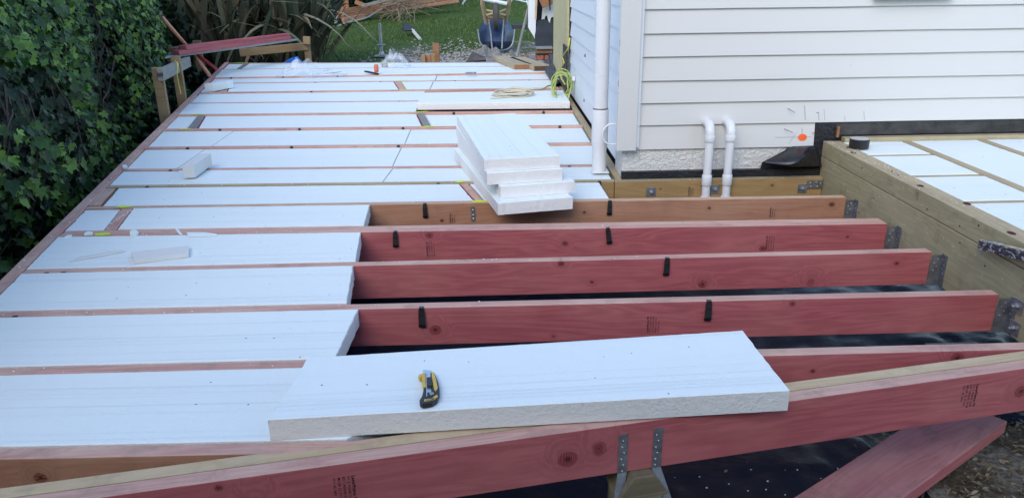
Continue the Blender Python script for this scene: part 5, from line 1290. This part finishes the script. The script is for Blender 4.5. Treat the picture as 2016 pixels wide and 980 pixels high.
for i in range(300):
    cx_, cy_ = fl[i % len(fl)]; a_ = rn.uniform(0, 2*math.pi); r_ = rn.uniform(.02, .28)
    M = Matrix.Translation((cx_+r_*math.cos(a_), cy_+r_*math.sin(a_)*.8, gz(cy_)-.05)) @ Matrix.Rotation(a_+rn.gauss(0, .3), 4, 'Z') @ Matrix.Rotation(rn.uniform(-.1, .42), 4, 'Y') @ Matrix.Rotation(rn.gauss(0, .5), 4, 'Z') @ Matrix.Scale(rn.uniform(.75, 1.15), 4)
    inst('blade', rn.choice(BL), flax, M)
m = MB()
for i in range(800):      # dead and inner blades
    cx_, cy_ = fl[rn.randrange(len(fl))]; a_ = rn.uniform(0, 2*math.pi); r_ = rn.uniform(0, .35)
    M = Matrix.Translation((cx_+r_*math.cos(a_), cy_+r_*math.sin(a_), gz(cy_)-.05)) @ Matrix.Rotation(a_, 4, 'Z') @ Matrix.Rotation(rn.uniform(-.1, .6), 4, 'Y') @ Matrix.Scale(rn.uniform(.5, .95), 4)
    me = rn.choice(BL); m.poly([M @ v.co for v in me.vertices], [tuple(p.vertices) for p in me.polygons])
tag(m.build('inner_blades', mat_leaf('flax_dead', (.06, .07, .045), (.09, .095, .06), (.20, .15, .09), .6), flax), kind='stuff')
# low dark planting and far hedges
def bush(name, cx_, cy_, rx, ry, h, N, label, mat, s=.09, z0=None):
    t = thing(name, (cx_, cy_, gz(cy_)), label, 'hedge')
    V = []; F = []; b = 0
    base = np.array([(0, 0, 0), (.45, .35, .08), (0, 1.05, -.1), (-.45, .35, .08)])*s
    for i in range(N):
        u = nprng.normal(size=3); u /= np.linalg.norm(u); u[2] = abs(u[2])
        r = .72+.3*nprng.random()**.5
        r *= 1+.22*noise.noise((u[0]*2.4+cx_, u[1]*2.4, u[2]*2.4))
        p = np.array([cx_+rx*u[0]*r, cy_+ry*u[1]*r, gz(cy_)-.1+h*(1-(1-u[2])**1.5)*r*1.02*(.6+.4*r)])
        if rx > 1.5: p = np.array([cx_+rx*(nprng.random()*2-1), cy_+ry*(-1+.5*nprng.random()**2+.22*noise.noise((nprng.random()*0+cx_+u[0]*6, u[2]*5, 0))), gz(cy_)-.1+h*nprng.random()])
        if rx > 1.5 and nprng.random() < .25: p[2] = gz(cy_)+h-.1+.12*nprng.normal(); p[1] = cy_+ry*(nprng.random()*2-1)
        q = nprng.normal(size=(3, 3)); q, _ = np.linalg.qr(q)
        V.append(base @ q.T*(.6+.8*nprng.random())+p); F.append([[b, b+1, b+2, b+3]]); b += 4
    V = np.concatenate(V)-np.array(WM[t].translation); F = np.concatenate(F)
    raw('foliage', [tuple(v) for v in V], [tuple(f) for f in F], mat, t)
    MB().box(cx_-rx*.86, cx_+rx*.86, cy_-ry*.62, cy_+ry*.9, gz(cy_)-.2, gz(cy_)+h*.82).build('inner_mass', mat_plain('dark_hedge_core', (.015, .022, .012), .95, .5, 9, .8), t) if rx > 1.5 else MB().lathe([(rx*.75, 0), (rx*.7, h*.5), (rx*.3, h*.75)], 12, T(cx_, cy_, gz(cy_)-.1)).build('inner_mass', mat_plain('dark_bush_core', (.015, .022, .012), .95, .5, 9, .8), t)
bush('garden_hedge', -6.1, 21.2, 2.3, .9, 2.6, 9000, 'dark green hedge behind the grey bin and brown board pile', HEDGE, .12)
bush('garden_hedge', -3.2, 24.5, 1.6, 1.0, 2.6, 3500, 'dark green hedge behind the middle of the brown board pile', HEDGE, .12)
bush('garden_hedge', 0, 38, 14, 1.5, 4.5, 14000, 'long hedge closing the far end of the lawn', HEDGE, .25)
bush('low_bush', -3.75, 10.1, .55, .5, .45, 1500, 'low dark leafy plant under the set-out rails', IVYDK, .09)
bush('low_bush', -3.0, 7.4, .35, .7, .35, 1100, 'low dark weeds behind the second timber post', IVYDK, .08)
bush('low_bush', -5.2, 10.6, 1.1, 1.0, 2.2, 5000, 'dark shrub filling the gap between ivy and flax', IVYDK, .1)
# grass blades
m = None
N = 110000; yy = 10.6 + 19*nprng.random(N)**1.5; xx = nprng.uniform(-1, 1, N)*(.45*yy)*1.0 - .5
keepm = ((yy > 15.3+.8*np.sin(xx*2.)) | ((xx < -1.7+.3*np.sin(yy*3)) & (yy > 11.2))) & (xx > -6.5) & (xx < 4)
xx, yy = xx[keepm], yy[keepm]; N = len(xx); zz = np.interp(yy, [-50, 9, 12, 16, 22, 40, 200], [-.5, -.5, -.44, -.32, -.06, .3, .3])-.01
h = nprng.uniform(.025, .065, N)*(1+.4*np.sin(xx*1.3)*np.sin(yy*.9)); a_ = nprng.uniform(0, 6.28, N); w_ = .005+.0003*yy
dx, dy = np.cos(a_)*w_, np.sin(a_)*w_; lx, ly = nprng.normal(size=N)*.02, nprng.normal(size=N)*.02
V = np.stack([np.stack([xx-dx, yy-dy, zz], 1), np.stack([xx+dx, yy+dy, zz], 1), np.stack([xx+lx, yy+ly, zz+h], 1)], 1).reshape(-1, 3)
me = bpy.data.meshes.new('grass'); me.vertices.add(len(V)); me.vertices.foreach_set('co', V.ravel()); me.loops.add(3*N); me.loops.foreach_set('vertex_index', np.arange(3*N, dtype=np.int32))
me.polygons.add(N); me.polygons.foreach_set('loop_start', np.arange(0, 3*N, 3, dtype=np.int32)); me.polygons.foreach_set('loop_total', np.full(N, 3, dtype=np.int32)); me.update(calc_edges=True); me.materials.append(GRASSM)
tag(put(bpy.data.objects.new('grass', me)), 'short green lawn grass beyond the deck', 'grass', kind='stuff')
# dry leaves at the lower right and a few on the sheet
V = []; F = []; b = 0
shape = np.array([(0, -.5, 0), (.28, -.2, .05), (.30, .15, .02), (0, .6, .06), (-.28, .2, .04), (-.24, -.2, .0), (0, 0, -.04)])
for i in range(9500):
    if i < 9000: x, y = nprng.uniform(1.05, 2.9), nprng.uniform(1.0, 2.75); z = -.49+.03*nprng.random()
    else: x, y = nprng.uniform(-.3, 1.3), nprng.uniform(.9, 2.3); z = polyz(x, y)+.006
    if i < 9000 and x < 1.24+.08*math.sin(y*9): continue
    if i >= 9000 and nprng.random() < .72: continue
    q = np.array(Matrix.Rotation(nprng.uniform(0, 6.28), 3, 'Z') @ Matrix.Rotation(nprng.normal()*.35, 3, 'X') @ Matrix.Rotation(nprng.normal()*.35, 3, 'Y'))
    s = nprng.uniform(.007, .030) if i < 9000 else nprng.uniform(.008, .02)
    sh = shape*np.array([s*nprng.uniform(.5, 1), s, s*nprng.uniform(.6, 3)])
    V.append(sh @ q.T + np.array([x, y, z])); F += [(b+6, b+k_, b+(k_+1) % 6) for k_ in range(6)]; b += 7
V = np.concatenate(V)
tag(raw('leaf_litter', [tuple(v) for v in V], F, DRYLEAF), 'dry brown leaves and bark covering the ground at the lower right', 'leaf litter', kind='stuff')
bush('garden_hedge', -1.0, -2.2, 4.2, .6, 3.4, 5000, 'added dark hedge, unseen behind the camera, shading the near front faces', HEDGE, .14)  # out of view, put in to keep low sun off the near faces
